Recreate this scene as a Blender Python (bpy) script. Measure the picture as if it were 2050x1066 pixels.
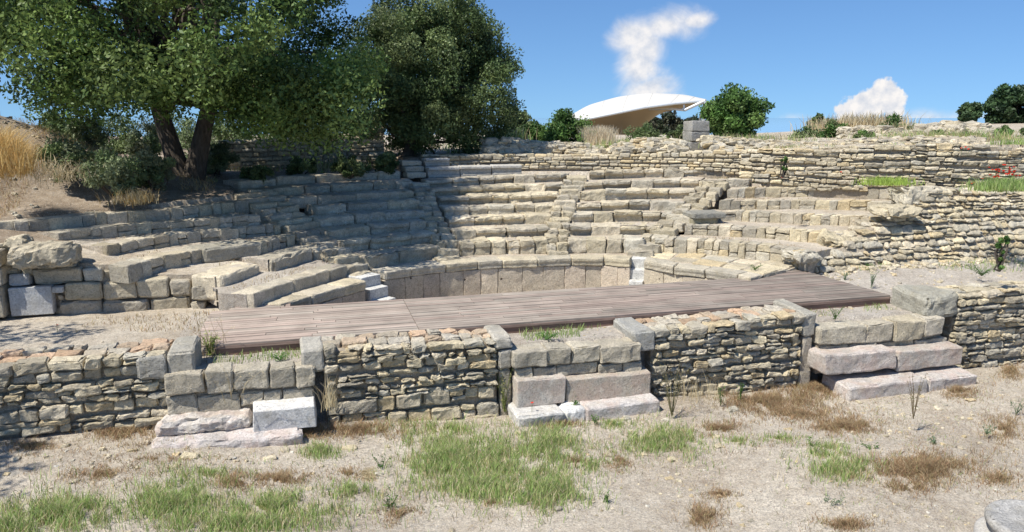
import bpy, math, random
import numpy as np
from mathutils import Vector
PI = math.pi
# ------------------------------------------------------------------ camera, sky, sun
for o in list(bpy.data.objects): bpy.data.objects.remove(o)
S = bpy.context.scene; COL = S.collection
H = 4.1; PITCH = math.radians(11.4); F = 1500.0
cam = bpy.data.cameras.new("camera"); camo = bpy.data.objects.new("camera", cam); COL.objects.link(camo)
camo.location = (0, 0, H); camo.rotation_euler = (math.radians(90) - PITCH, 0, 0)
cam.lens = 36 * F / 2050; cam.sensor_width = 36; cam.clip_end = 9000; cam.clip_start = .05
S.camera = camo
TH = math.radians(15.1); CX, CY = 1.22, 9.91          # stage frame: u along the stage, v away from the viewer
ct, st = math.cos(TH), math.sin(TH)
SUN_AZ = 200.0; SUN_EL = 57.0                          # direction to the sun in the stage frame
az = math.radians(SUN_AZ) + TH; el = math.radians(SUN_EL)
sd = Vector((math.cos(az) * math.cos(el), math.sin(az) * math.cos(el), math.sin(el)))
sun = bpy.data.lights.new("sun", 'SUN'); sun.energy = 5.0; sun.angle = math.radians(.5); sun.color = (1, .955, .88)
suno = bpy.data.objects.new("sun", sun); COL.objects.link(suno)
suno.rotation_euler = sd.to_track_quat('Z', 'Y').to_euler(); suno.location = (0, 0, 30)
world = bpy.data.worlds.new("World"); S.world = world; world.use_nodes = True
S.view_settings.view_transform = 'Standard'; S.view_settings.look = 'None'
S.view_settings.exposure = 0.42; S.view_settings.gamma = 1

def N(nt, t, **kw):
    n = nt.nodes.new(t)
    for k, v in kw.items():
        if k == 'ins':
            for a, b in v.items(): n.inputs[a].default_value = b
        else: setattr(n, k, v)
    return n
def mth(nt, op, a, b=None, clamp=False):
    n = nt.nodes.new('ShaderNodeMath'); n.operation = op; n.use_clamp = clamp
    for i, x in enumerate((a, b)):
        if x is None: continue
        if isinstance(x, (int, float)): n.inputs[i].default_value = x
        else: nt.links.new(x, n.inputs[i])
    return n.outputs[0]
def ramp(nt, fac, pts):
    n = nt.nodes.new('ShaderNodeValToRGB'); e = n.color_ramp.elements
    while len(e) < len(pts): e.new(.5)
    for i, (p, c) in enumerate(pts):
        e[i].position = p; e[i].color = (c, c, c, 1) if isinstance(c, (int, float)) else (*c, 1)
    nt.links.new(fac, n.inputs[0]); return n.outputs[0]
def mixc(nt, fac, a, b, mode='MIX'):
    n = nt.nodes.new('ShaderNodeMix'); n.data_type = 'RGBA'; n.blend_type = mode
    for s, x in ((0, fac), (6, a), (7, b)):
        if isinstance(x, (int, float)): n.inputs[s].default_value = x
        elif isinstance(x, tuple): n.inputs[s].default_value = (*x, 1)
        else: nt.links.new(x, n.inputs[s])
    return n.outputs[2]
def noise(nt, vec, scale, detail=4, rough=.6, dist=0):
    n = N(nt, 'ShaderNodeTexNoise', ins={'Scale': scale, 'Detail': detail, 'Roughness': rough, 'Distortion': dist})
    if vec is not None: nt.links.new(vec, n.inputs['Vector'])
    return n.outputs['Fac']

def build_sky():
    nt = world.node_tree; bg = nt.nodes['Background']
    tc = N(nt, 'ShaderNodeTexCoord'); sep = N(nt, 'ShaderNodeSeparateXYZ'); nt.links.new(tc.outputs['Generated'], sep.inputs[0])
    x, y, z = sep.outputs
    zc = mth(nt, 'ADD', mth(nt, 'MULTIPLY', mth(nt, 'MAXIMUM', z, 0), .9), .10)
    cmb = N(nt, 'ShaderNodeCombineXYZ')
    for i, q in enumerate((x, y, zc)): nt.links.new(q, cmb.inputs[i])
    sky = N(nt, 'ShaderNodeTexSky', sky_type='NISHITA', sun_disc=False, sun_elevation=el, sun_rotation=PI/2 - az,
            altitude=50, air_density=1.0, dust_density=.35, ozone_density=2.2)
    nt.links.new(cmb.outputs[0], sky.inputs[0])
    yy = mth(nt, 'MAXIMUM', y, .05); a = mth(nt, 'DIVIDE', x, yy); b = mth(nt, 'DIVIDE', z, yy)
    front = mth(nt, 'GREATER_THAN', y, .1)
    v2 = N(nt, 'ShaderNodeCombineXYZ'); nt.links.new(a, v2.inputs[0]); nt.links.new(b, v2.inputs[1])
    vec = v2.outputs[0]
    n1 = noise(nt, vec, 15, 11, .6, .8); n2 = noise(nt, vec, 75, 6, .6)
    def blob(cx, cz, rx, rz, ang=0):
        ca, sa = math.cos(ang), math.sin(ang)
        dx = mth(nt, 'SUBTRACT', a, cx); dz = mth(nt, 'SUBTRACT', b, cz)
        p = mth(nt, 'ADD', mth(nt, 'MULTIPLY', dx, ca/rx), mth(nt, 'MULTIPLY', dz, sa/rx))
        q = mth(nt, 'ADD', mth(nt, 'MULTIPLY', dx, -sa/rz), mth(nt, 'MULTIPLY', dz, ca/rz))
        d = mth(nt, 'ADD', mth(nt, 'MULTIPLY', p, p), mth(nt, 'MULTIPLY', q, q))
        return mth(nt, 'SUBTRACT', 1, mth(nt, 'SQRT', d))
    def union(bs):
        r = bs[0]
        for q in bs[1:]: r = mth(nt, 'MAXIMUM', r, q)
        return r
    def edge(r, n, amt, lo, hi):
        e = mth(nt, 'ADD', r, mth(nt, 'MULTIPLY', mth(nt, 'SUBTRACT', n, .5), amt))
        m = N(nt, 'ShaderNodeMapRange', interpolation_type='SMOOTHSTEP', ins={1: lo, 2: hi}); nt.links.new(e, m.inputs[0])
        return m.outputs[0]
    w = union([blob(.160, .100, .046, .030, .4), blob(.200, .112, .058, .026, .1), blob(.170, .080, .046, .036, .6),
               blob(.166, .056, .040, .040, 1.3), blob(.176, .030, .048, .034), blob(.232, .117, .032, .014, .15)])
    wisp = mth(nt, 'MULTIPLY', edge(w, n1, 1.35, -.08, .78), .93)
    c = union([blob(.450, .004, .032, .024), blob(.470, .014, .030, .024), blob(.485, .029, .022, .020), blob(.498, .020, .019, .020), blob(.455, .018, .016, .013),
               blob(.468, .024, .014, .010), blob(.500, .005, .016, .018)])
    cumulus = edge(c, n2, 1.0, .05, .32)
    hz = union([blob(.52, -.012, .13, .022), blob(.60, -.010, .07, .020), blob(.38, -.018, .05, .02)])
    low = mth(nt, 'MULTIPLY', edge(hz, n1, 1.2, 0, 1), .8)
    m = mth(nt, 'MULTIPLY', mth(nt, 'MAXIMUM', mth(nt, 'MAXIMUM', wisp, cumulus), low), front)
    n3 = noise(nt, vec, 60, 5, .6)
    cc = ramp(nt, n3, [(.3, (.60, .64, .72)), (.62, (.90, .87, .85))]); cc = mixc(nt, 1, cc, (9.6, 9.6, 9.6), 'MULTIPLY')
    tinted = mixc(nt, 1.0, sky.outputs[0], (.70, .96, 1.24), 'MULTIPLY')
    col = mixc(nt, m, tinted, cc)
    nt.links.new(col, bg.inputs['Color']); bg.inputs['Strength'].default_value = .085
build_sky()

# ------------------------------------------------------------------ frames and helpers
rng = np.random.default_rng(7); random.seed(7)
def W(u, v, z): return np.array([CX + u*ct - v*st, CY + u*st + v*ct, z])
def Wa(P):
    P = np.asarray(P, float); return np.stack([CX + P[..., 0]*ct - P[..., 1]*st, CY + P[..., 0]*st + P[..., 1]*ct, P[..., 2]], -1)
def to_uv(x, y): dx, dy = x-CX, y-CY; return dx*ct + dy*st, -dx*st + dy*ct
def pol(ph, R): a = math.radians(ph); return R*math.cos(a), R*math.sin(a)
def ray(x, y):
    a = (x-1025)/F; b = (533-y)/F
    return np.array([a, math.cos(PITCH)+b*math.sin(PITCH), -math.sin(PITCH)+b*math.cos(PITCH)])
def onz(x, y, z):                       # ground-plan (u, v) where a sight line meets height z
    d = ray(x, y); t = (z-H)/d[2]; return to_uv(d[0]*t, d[1]*t)
def onv(x, y, v):                       # (u, z) where a sight line meets the upright plane v
    d = ray(x, y); k = -d[0]*st + d[1]*ct; t = (v - (CX*st - CY*ct)) / k; p = d*t
    return to_uv(p[0], p[1])[0], H + p[2]
def at(x, y, D):                        # world point at horizontal distance D
    d = ray(x, y); return np.array([0, 0, H]) + d*D/math.hypot(d[0], d[1])

_P = rng.random((64, 64, 64)).astype(np.float32)*2-1
def n3(p):
    p = np.asarray(p); i = np.floor(p).astype(int); f = p-i; f = f*f*(3-2*f); r = 0
    for a in (0, 1):
        for b in (0, 1):
            for c in (0, 1):
                r = r + _P[(i[..., 0]+a) & 63, (i[..., 1]+b) & 63, (i[..., 2]+c) & 63] * \
                    (f[..., 0] if a else 1-f[..., 0])*(f[..., 1] if b else 1-f[..., 1])*(f[..., 2] if c else 1-f[..., 2])
    return r
def fbm(p, o=3): return sum(n3(np.asarray(p)*2**k + 13.7*k)/2**k for k in range(o))
def nv(p, f): return np.stack([n3(p*f), n3(p*f+31.3), n3(p*f+57.9)], -1)

class MB:
    def __init__(s): s.v = []; s.f = []; s.t = []; s.m = []; s.s = []; s.n = 0
    def add(s, v, f, tint=(1, 1, 1), mat=0, smooth=True):
        v = np.asarray(v, float); f = np.asarray(f, int); s.v.append(v); s.f.append(f + s.n); s.n += len(v)
        t = np.asarray(tint, float); s.t.append(np.broadcast_to(t, (len(v), 3)))
        s.m.append(np.full(len(f), mat)); s.s.append(np.full(len(f), smooth))
    def build(s, name, mats, parent=None, loc=None):
        v = np.concatenate(s.v); f = np.concatenate(s.f)
        if parent is not None: loc = np.array(parent['_loc'])
        elif loc is None: loc = np.array([v[:, 0].mean(), v[:, 1].mean(), v[:, 2].min()])
        loc = np.asarray(loc, float)
        me = bpy.data.meshes.new(name); me.vertices.add(len(v)); me.vertices.foreach_set('co', (v-loc).astype(np.float32).ravel())
        me.loops.add(len(f)*4); me.loops.foreach_set('vertex_index', f.astype(np.int32).ravel())
        me.polygons.add(len(f)); me.polygons.foreach_set('loop_start', np.arange(0, len(f)*4, 4, dtype=np.int32))
        me.polygons.foreach_set('loop_total', np.full(len(f), 4, dtype=np.int32))
        me.polygons.foreach_set('material_index', np.concatenate(s.m).astype(np.int32))
        me.polygons.foreach_set('use_smooth', np.concatenate(s.s))
        a = me.attributes.new('tint', 'FLOAT_COLOR', 'POINT')
        a.data.foreach_set('color', np.c_[np.concatenate(s.t), np.ones(len(v))].astype(np.float32).ravel())
        for m in (mats if isinstance(mats, (list, tuple)) else [mats]): me.materials.append(m)
        me.update(calc_edges=True)
        o = bpy.data.objects.new(name, me); COL.objects.link(o)
        if parent is not None: o.parent = parent
        else: o.location = loc; o['_loc'] = list(loc)
        return o
def tag(o, label, cat, group=None, kind=None):
    if label: o['label'] = label
    if cat: o['category'] = cat
    if group: o['group'] = group
    if kind: o['kind'] = kind
    return o
def thing(name, loc, label, cat, group=None):
    o = bpy.data.objects.new(name, None); COL.objects.link(o); o.location = tuple(loc); o['_loc'] = [float(a) for a in loc]
    o.empty_display_size = .2
    return tag(o, label, cat, group)

_cache = {}
def cube_topo(nx, ny, nz):
    k = (nx, ny, nz)
    if k in _cache: return _cache[k]
    idx = {}; pts = []
    def g(i, j, l):
        if (i, j, l) not in idx: idx[(i, j, l)] = len(pts); pts.append((i, j, l))
        return idx[(i, j, l)]
    fs = []
    for i in range(nx):
        for j in range(ny):
            fs.append((g(i, j, 0), g(i, j+1, 0), g(i+1, j+1, 0), g(i+1, j, 0)))
            fs.append((g(i, j, nz), g(i+1, j, nz), g(i+1, j+1, nz), g(i, j+1, nz)))
    for i in range(nx):
        for l in range(nz):
            fs.append((g(i, 0, l), g(i+1, 0, l), g(i+1, 0, l+1), g(i, 0, l+1)))
            fs.append((g(i, ny, l), g(i, ny, l+1), g(i+1, ny, l+1), g(i+1, ny, l)))
    for j in range(ny):
        for l in range(nz):
            fs.append((g(0, j, l), g(0, j, l+1), g(0, j+1, l+1), g(0, j+1, l)))
            fs.append((g(nx, j, l), g(nx, j+1, l), g(nx, j+1, l+1), g(nx, j, l+1)))
    _cache[k] = (np.array(pts), np.array(fs)); return _cache[k]
def axis(n, e):
    if n <= 2: return np.linspace(-1, 1, n+1)
    return np.concatenate([[-1], np.linspace(-1+e, 1-e, n-1), [1]])
def stone(mb, C8, r=.02, amp=.006, tint=(1, 1, 1), div=None, lip=0, freq=None, mat=0, chips=0):
    """a rounded, uneven block between 8 corners in (u,v,z); corner index a*4+b*2+c (a left/right, b front/back, c bottom/top)"""
    C = Wa(np.array(C8, float).reshape(2, 2, 2, 3))
    hx = np.linalg.norm(C[1]-C[0], axis=-1).mean()/2; hy = np.linalg.norm(C[:, 1]-C[:, 0], axis=-1).mean()/2
    hz = np.linalg.norm(C[:, :, 1]-C[:, :, 0], axis=-1).mean()/2; h = np.array([hx, hy, hz])
    r = min(r, .9*h.min())
    if div is None: div = (int(np.clip(2*hx/.045, 5, 14)), 5, int(np.clip(2*hz/.035, 5, 8)))
    g, f = cube_topo(*div)
    p = np.stack([axis(div[i], min(.8, r/h[i]))[g[:, i]] for i in range(3)], -1)
    P = p*h; inner = np.clip(P, -(h-r), h-r); d = P-inner; L = np.linalg.norm(d, axis=1, keepdims=True)
    P = inner + d/np.maximum(L, 1e-9)*np.minimum(L, r); q = P/h
    if lip:
        fr = np.clip((-q[:, 1]-.2)/.8, 0, 1); lo = np.clip((-q[:, 2]+.25)/.3, 0, 1); q[:, 1] += fr*lo*lip/h[1]
    t = (q+1)/2; a, b, c = t[:, 0:1], t[:, 1:2], t[:, 2:3]
    X = sum(C[i, j, k]*(a if i else 1-a)*(b if j else 1-b)*(c if k else 1-c) for i in (0, 1) for j in (0, 1) for k in (0, 1))
    fr = freq or 1/(.9*min(2*h.min(), .3)); off = rng.random(3)*40
    X = X + amp*(nv(X+off, fr)*1.0 + nv(X+off, fr*2.6)*.6 + nv(X+off, fr*5.5)*.28)
    ch = (chips or amp*2.2); ef = np.clip((np.abs(d) > 1e-6).sum(1)-1, 0, 2); cen = X.mean(0); away = X-cen; away /= np.linalg.norm(away, axis=1, keepdims=True)
    X = X - away*(ch*ef*np.clip(n3(X*6.5+off)+.15, 0, 1))[:, None]
    mb.add(X, f, tint, mat, False)
def box8(u0, u1, v0, v1, z0, z1, j=0):
    C = np.array([[u, v, z] for u in (u0, u1) for v in (v0, v1) for z in (z0, z1)], float)
    return C + (rng.random((8, 3))-.5)*2*j
def pol8(p0, p1, R0, R1, z0, z1, depth0, depth1, j=0):      # p0 > p1 in degrees: left to right
    C = []
    for ph, R, dp, z in ((p0, R0, depth0, z0), (p1, R1, depth1, z1)):
        for rr in (R, R+dp):
            for zz in z: u, v = pol(ph, rr); C.append([u, v, zz])
    return np.array(C) + (rng.random((8, 3))-.5)*2*j

# tints of the weathered limestone, in linear albedo
LT = [(.52, .465, .34), (.57, .51, .38), (.45, .405, .31), (.60, .54, .42), (.48, .455, .38), (.54, .45, .29), (.40, .37, .30), (.62, .55, .39)]
def tint(bias=1.0, pal=None):
    pal = pal or LT; c = np.array(pal[rng.integers(len(pal))])*(1.13, 1.09, 1.03); return c*bias*rng.uniform(.82, 1.15)
GREY = [(.45, .42, .35), (.49, .455, .37), (.53, .485, .39), (.42, .39, .32), (.50, .45, .34)]
ORANGE = [(.52, .37, .25), (.54, .43, .32), (.50, .44, .35), (.56, .41, .29), (.50, .46, .38), (.46, .43, .37)]

# ------------------------------------------------------------------ materials
def new_mat(name):
    m = bpy.data.materials.new(name); m.use_nodes = True; nt = m.node_tree
    b = nt.nodes['Principled BSDF']; b.inputs['Specular IOR Level'].default_value = .25
    return m, nt, b
def stone_mat(name, grey=.5, ochre=.3, bump=.6, pits=.4, veins=0, pink=0, hole_shade=0, rough=.92):
    m, nt, b = new_mat(name); geo = N(nt, 'ShaderNodeNewGeometry'); pos = geo.outputs['Position']
    at_ = N(nt, 'ShaderNodeAttribute', attribute_name='tint'); c = at_.outputs['Color']
    nA = noise(nt, pos, 3.2, 6, .65, .3); nB = noise(nt, pos, 13, 9, .74, .6); nC = noise(nt, pos, 42, 7, .78, .4); nD = noise(nt, pos, 1.3, 4, .6)
    c = mixc(nt, 1, c, ramp(nt, nB, [(.3, .58), (.47, .95), (.7, 1.28)]), 'MULTIPLY')
    c = mixc(nt, .9, c, ramp(nt, nC, [(.34, .45), (.48, .98), (.68, 1.3)]), 'MULTIPLY')
    if pink: c = mixc(nt, mth(nt, 'MULTIPLY', ramp(nt, noise(nt, pos, 5, 5, .6, .5), [(.45, 0), (.6, 1)]), pink), c, (.50, .30, .22))
    if veins: c = mixc(nt, mth(nt, 'MULTIPLY', ramp(nt, noise(nt, pos, 4, 5, .6, 2), [(.45, 0), (.5, 1), (.55, 0)]), veins), c, (.33, .31, .30))
    if ochre: c = mixc(nt, mth(nt, 'MULTIPLY', ramp(nt, noise(nt, pos, 6.3, 7, .7, .3), [(.5, 0), (.66, 1)]), ochre), c, (.46, .38, .22))
    if grey:
        g = ramp(nt, mth(nt, 'ADD', mth(nt, 'MULTIPLY', nA, .6), mth(nt, 'MULTIPLY', nB, .4)), [(.47, 0), (.60, 1)])
        c = mixc(nt, mth(nt, 'MULTIPLY', g, grey), c, (.185, .172, .138))
    c = mixc(nt, mth(nt, 'MULTIPLY', ramp(nt, noise(nt, pos, 17, 6, .75), [(.6, 0), (.7, 1)]), .35), c, (.60, .57, .49))
    vo = N(nt, 'ShaderNodeTexVoronoi', ins={'Scale': 34.0}); nt.links.new(pos, vo.inputs['Vector'])
    pit = ramp(nt, vo.outputs['Distance'], [(.10, 0), (.32, 1)])
    pm = mth(nt, 'MULTIPLY', mth(nt, 'SUBTRACT', 1, pit), ramp(nt, nB, [(.5, 0), (.6, pits)]))
    c = mixc(nt, pm, c, (.12, .10, .08))
    hh = None
    if hole_shade:
        vh = N(nt, 'ShaderNodeTexVoronoi', ins={'Scale': 3.6}); nt.links.new(pos, vh.inputs['Vector'])
        hh = ramp(nt, vh.outputs['Distance'], [(.055, 1), (.085, 0)]); c = mixc(nt, mth(nt, 'MULTIPLY', hh, hole_shade), c, (.05, .035, .03))  # shade inside the slab holes painted into the colour; depth is bump only
    nt.links.new(c, b.inputs['Base Color']); b.inputs['Roughness'].default_value = rough
    h = mth(nt, 'ADD', mth(nt, 'MULTIPLY', nB, .6), mth(nt, 'MULTIPLY', nC, .4)); h = mth(nt, 'SUBTRACT', h, mth(nt, 'MULTIPLY', pm, .5))
    if hh is not None: h = mth(nt, 'SUBTRACT', h, hh)
    bp = N(nt, 'ShaderNodeBump', ins={'Strength': min(1, bump), 'Distance': .05*bump}); nt.links.new(h, bp.inputs['Height'])
    nt.links.new(bp.outputs[0], b.inputs['Normal']); return m
M_RUB = stone_mat('rubble_limestone', .35, .3, 1.0, .6)
M_BLK = stone_mat('grey_limestone', .42, .25, 1.0, .7)
M_SEAT = stone_mat('seat_limestone', .5, .3, .9, .35)
M_POD = stone_mat('podium_stone', .25, .15, .9, .3, pink=.06, hole_shade=.9)
M_MARB = stone_mat('white_marble', .28, .2, .6, .4, veins=.3)
M_PINK = stone_mat('pink_marble', .32, .22, .9, .5, pink=.28)
M_NEWM = stone_mat('new_marble', .08, .05, .3, 0)
def soil_mat(name, cols, bump=.5, pale=.5):
    m, nt, b = new_mat(name); pos = N(nt, 'ShaderNodeNewGeometry').outputs['Position']
    nA = noise(nt, pos, .8, 6, .6, .3); nB = noise(nt, pos, 6, 8, .7); nC = noise(nt, pos, 60, 6, .75)
    c = ramp(nt, mth(nt, 'ADD', mth(nt, 'MULTIPLY', nA, .5), mth(nt, 'MULTIPLY', nB, .5)), [(.36, cols[0]), (.5, cols[1]), (.62, cols[2])])
    c = mixc(nt, 1, c, ramp(nt, nC, [(.32, .5), (.5, 1.0), (.68, 1.4)]), 'MULTIPLY'); c = mixc(nt, .7, c, ramp(nt, noise(nt, pos, 22, 6, .75), [(.34, .6), (.5, 1.0), (.66, 1.25)]), 'MULTIPLY')
    hs = 0
    for sc, lo, hi, amt in ((48, .24, .32, .9), (22, .16, .22, .85), (90, .3, .42, .7)):
        vo = N(nt, 'ShaderNodeTexVoronoi', ins={'Scale': float(sc), 'Randomness': 1.0}); nt.links.new(pos, vo.inputs['Vector'])
        ms = ramp(nt, vo.outputs['Distance'], [(lo, 1), (hi, 0)])
        sel = N(nt, 'ShaderNodeSeparateColor'); nt.links.new(vo.outputs['Color'], sel.inputs[0])
        k = mth(nt, 'MULTIPLY', ms, ramp(nt, sel.outputs[0], [(1-pale*.62, 0), (1-pale*.6, amt)]))
        pc = ramp(nt, sel.outputs[1], [(0, (.36, .30, .25)), (.5, (.55, .50, .43)), (.85, (.66, .63, .58)), (1, (.42, .27, .21))])
        c = mixc(nt, k, c, pc); hs = mth(nt, 'ADD', hs, mth(nt, 'MULTIPLY', k, .5)) if not isinstance(hs, int) else mth(nt, 'MULTIPLY', k, .5)
    nt.links.new(c, b.inputs['Base Color']); b.inputs['Roughness'].default_value = .95
    h = mth(nt, 'ADD', mth(nt, 'ADD', mth(nt, 'MULTIPLY', nB, .7), mth(nt, 'MULTIPLY', nC, .5)), hs)
    bp = N(nt, 'ShaderNodeBump', ins={'Strength': bump, 'Distance': .03}); nt.links.new(h, bp.inputs['Height']); nt.links.new(bp.outputs[0], b.inputs['Normal'])
    return m
M_SOIL = soil_mat('dry_soil', [(.32, .26, .19), (.45, .39, .305), (.54, .48, .385)], .9, .8)
M_GRAV = soil_mat('pale_gravel', [(.34, .29, .23), (.45, .40, .33), (.54, .49, .42)], .9, 1.1)
M_LIT = soil_mat('dry_litter', [(.36, .285, .20), (.49, .42, .32), (.58, .52, .43)], .9, .8)
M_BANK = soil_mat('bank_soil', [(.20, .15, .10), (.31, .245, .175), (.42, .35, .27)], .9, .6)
M_CORE = soil_mat('earth_mortar', [(.26, .215, .155), (.34, .285, .21), (.40, .345, .26)], .6, .2)
def leaf_mat(name, trans=.3, rough=.55):
    m, nt, b = new_mat(name); a = N(nt, 'ShaderNodeAttribute', attribute_name='tint')
    nt.links.new(a.outputs['Color'], b.inputs['Base Color']); b.inputs['Roughness'].default_value = rough
    out = nt.nodes['Material Output']; tr = N(nt, 'ShaderNodeBsdfTranslucent'); nt.links.new(a.outputs['Color'], tr.inputs[0])
    mx = N(nt, 'ShaderNodeMixShader', ins={0: trans}); nt.links.new(b.outputs[0], mx.inputs[1]); nt.links.new(tr.outputs[0], mx.inputs[2])
    nt.links.new(mx.outputs[0], out.inputs[0]); return m
M_LEAF = leaf_mat('leaves', .28, .5); M_GRASS = leaf_mat('grass_blades', .4, .7)
def bark_mat():
    m, nt, b = new_mat('bark'); pos = N(nt, 'ShaderNodeNewGeometry').outputs['Position']
    mp = N(nt, 'ShaderNodeMapping', ins={'Scale': (14, 14, 3)}); nt.links.new(pos, mp.inputs[0])
    n = noise(nt, mp.outputs[0], 1.5, 8, .7); nt.links.new(ramp(nt, n, [(.3, (.05, .04, .03)), (.7, (.17, .14, .11))]), b.inputs['Base Color'])
    bp = N(nt, 'ShaderNodeBump', ins={'Strength': 1.0, 'Distance': .05}); nt.links.new(n, bp.inputs['Height']); nt.links.new(bp.outputs[0], b.inputs['Normal'])
    b.inputs['Roughness'].default_value = .95; return m
M_BARK = bark_mat()
def wood_mat():
    m, nt, b = new_mat('weathered_boards'); a = N(nt, 'ShaderNodeAttribute', attribute_name='tint')
    pos = N(nt, 'ShaderNodeNewGeometry').outputs['Position']
    mp = N(nt, 'ShaderNodeMapping', vector_type='TEXTURE'); mp.inputs['Rotation'].default_value = (0, 0, TH); nt.links.new(pos, mp.inputs[0])
    m2 = N(nt, 'ShaderNodeMapping', ins={'Scale': (1.6, 60, 20)}); nt.links.new(mp.outputs[0], m2.inputs[0])
    n = noise(nt, m2.outputs[0], 1.0, 7, .7); nl = noise(nt, pos, 2.2, 5, .6)
    c = mixc(nt, 1, a.outputs['Color'], ramp(nt, n, [(.28, .55), (.5, 1.0), (.72, 1.35)]), 'MULTIPLY')
    c = mixc(nt, 1, c, ramp(nt, nl, [(.3, .82), (.7, 1.2)]), 'MULTIPLY')
    nt.links.new(c, b.inputs['Base Color']); b.inputs['Roughness'].default_value = .85
    bp = N(nt, 'ShaderNodeBump', ins={'Strength': .5, 'Distance': .01}); nt.links.new(n, bp.inputs['Height']); nt.links.new(bp.outputs[0], b.inputs['Normal'])
    return m
M_WOOD = wood_mat()
def plain(name, col, rough=.6, metal=0, var=.25, sc=6):
    m, nt, b = new_mat(name); pos = N(nt, 'ShaderNodeNewGeometry').outputs['Position']
    c = mixc(nt, 1, col, ramp(nt, noise(nt, pos, sc, 6, .65), [(.3, 1-var), (.7, 1+var*.6)]), 'MULTIPLY')
    nt.links.new(c, b.inputs['Base Color']); b.inputs['Roughness'].default_value = rough; b.inputs['Metallic'].default_value = metal; return m

# ------------------------------------------------------------------ the ground
FZ = ([-14, -9, -6.4, -4, -2.5, -1, 1, 3, 6.5, 10, 16], [.62, .6, .58, .45, .32, .28, .33, .24, .20, .2, .2])
UP = ([-20, 15, 20, 30, 38, 45, 52, 60, 97, 101, 115, 130, 150, 175], [3.3, 3.4, 3.45, 3.42, 3.34, 3.24, 3.16, 3.06, 3.05, 2.86, 2.8, 2.68, 2.6, 2.5])
PAR = [(-1.0, 9.6, 2.70, 3.12), (1.3, 9.55, 2.72, 3.10), (3.5, 9.0, 2.74, 3.10), (5.2, 8.15, 2.73, 3.17), (6.47, 7.1, 2.70, 3.28)]
RPAR = [(6.35, 7.0, 2.60, 3.28), (7.15, 6.1, 2.46, 3.34), (8.21, 5.5, 2.44, 3.39), (9.12, 4.95, 2.5, 3.45), (10.1, 4.4, 2.48, 3.48), (11.6, 3.9, 2.45, 3.38), (14, 3.4, 2.4, 3.3)]
def smooth(a, b, x): t = np.clip((x-a)/(b-a), 0, 1); return t*t*(3-2*t)
_pc = np.array([(math.degrees(math.atan2(v, u)), math.hypot(u, v)) for u, v, _, _ in PAR+RPAR[1:]])[::-1]
_pc = _pc[np.argsort(_pc[:, 0])]
def ground_z(u, v):
    u = np.asarray(u, float); v = np.asarray(v, float); R = np.hypot(u, v); ph = np.degrees(np.arctan2(v, u))
    ph = np.where(ph < -90, ph+360, ph)
    zf = np.interp(u, *FZ); zf = zf + .05*n3(np.stack([u*.7, v*.7, u*0], -1)) + .012*n3(np.stack([u*4, v*4, u*0+3], -1))
    zf = zf + .05*smooth(-2, -6, v)
    zs = 1.15 + .015*n3(np.stack([u*3, v*3, u*0+5], -1)) + .14*smooth(4.6, 6.5, u)*smooth(1, 2.3, v)
    zs = np.where((np.abs(u) > 5.2), zs, np.minimum(zs, 1.17))
    z = np.where(v < -.13, zf, zs)
    inner = (R < 4.75) & (v > 1.0); z = np.where(inner, .70, z)
    edge = np.where(u < -5.2, 3.4, np.where(u > 4.6, 3.4, 2.85))
    cav = (R >= 4.75) & (v > edge)
    zc = np.minimum(1.13 + np.interp(ph, [50, 62, 97, 200], [.15, .26, .26, .245])*(R-4.7), 2.4); z = np.where(cav, zc, z)
    # terrace between the top seats and the parapet
    zt = np.interp(ph, [20, 30, 40, 50, 60, 97], [2.40, 2.41, 2.43, 2.52, 2.66, 2.69])
    Rp = np.interp(ph, _pc[:, 0], _pc[:, 1]); Rt = np.interp(ph, [18, 25.5, 36, 48, 52, 97], [10.9, 10.9, 10.3, 9.0, 9.6, 9.2])
    z = np.where((ph < 98) & (v > 3.42) & (R > Rt), zt, z)
    zu = np.interp(ph, *UP) + .018*np.clip(R-11, 0, 25)*smooth(60, 30, ph) + .05*n3(np.stack([u*.6, v*.6, u*0+9], -1))
    z = np.where((ph < 98) & (R > Rp+.25) & (v > 3.42), zu, z)
    # left bank and the tree terrace
    Rl = np.interp(ph, [98, 101, 124, 127.5, 138.6, 146, 152, 160], [9.9, 9.9, 9.6, 8.55, 8.5, 9.25, 9.65, 10.1])
    zl = zu*0 + np.interp(ph, [98, 110, 125, 150, 170], [2.74, 2.72, 2.56, 2.46, 2.4])
    x = CX + u*ct - v*st; y = CY + u*st + v*ct
    zl = zl + .03*np.clip(R-Rl, 0, 12) + smooth(-.2, 2.6, R-Rl)*1.6*np.exp(-(((x+11.2)/2.9)**2 + ((y-15.0)/2.9)**2)) + .06*n3(np.stack([u*1.1, v*1.1, u*0+2], -1))
    z = np.where((ph >= 98) & (R > Rl) & (v > 3.3), zl, z)
    far = smooth(42, 110, np.hypot(x, y)); z = z*(1-far) + (-34)*far
    return z
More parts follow.
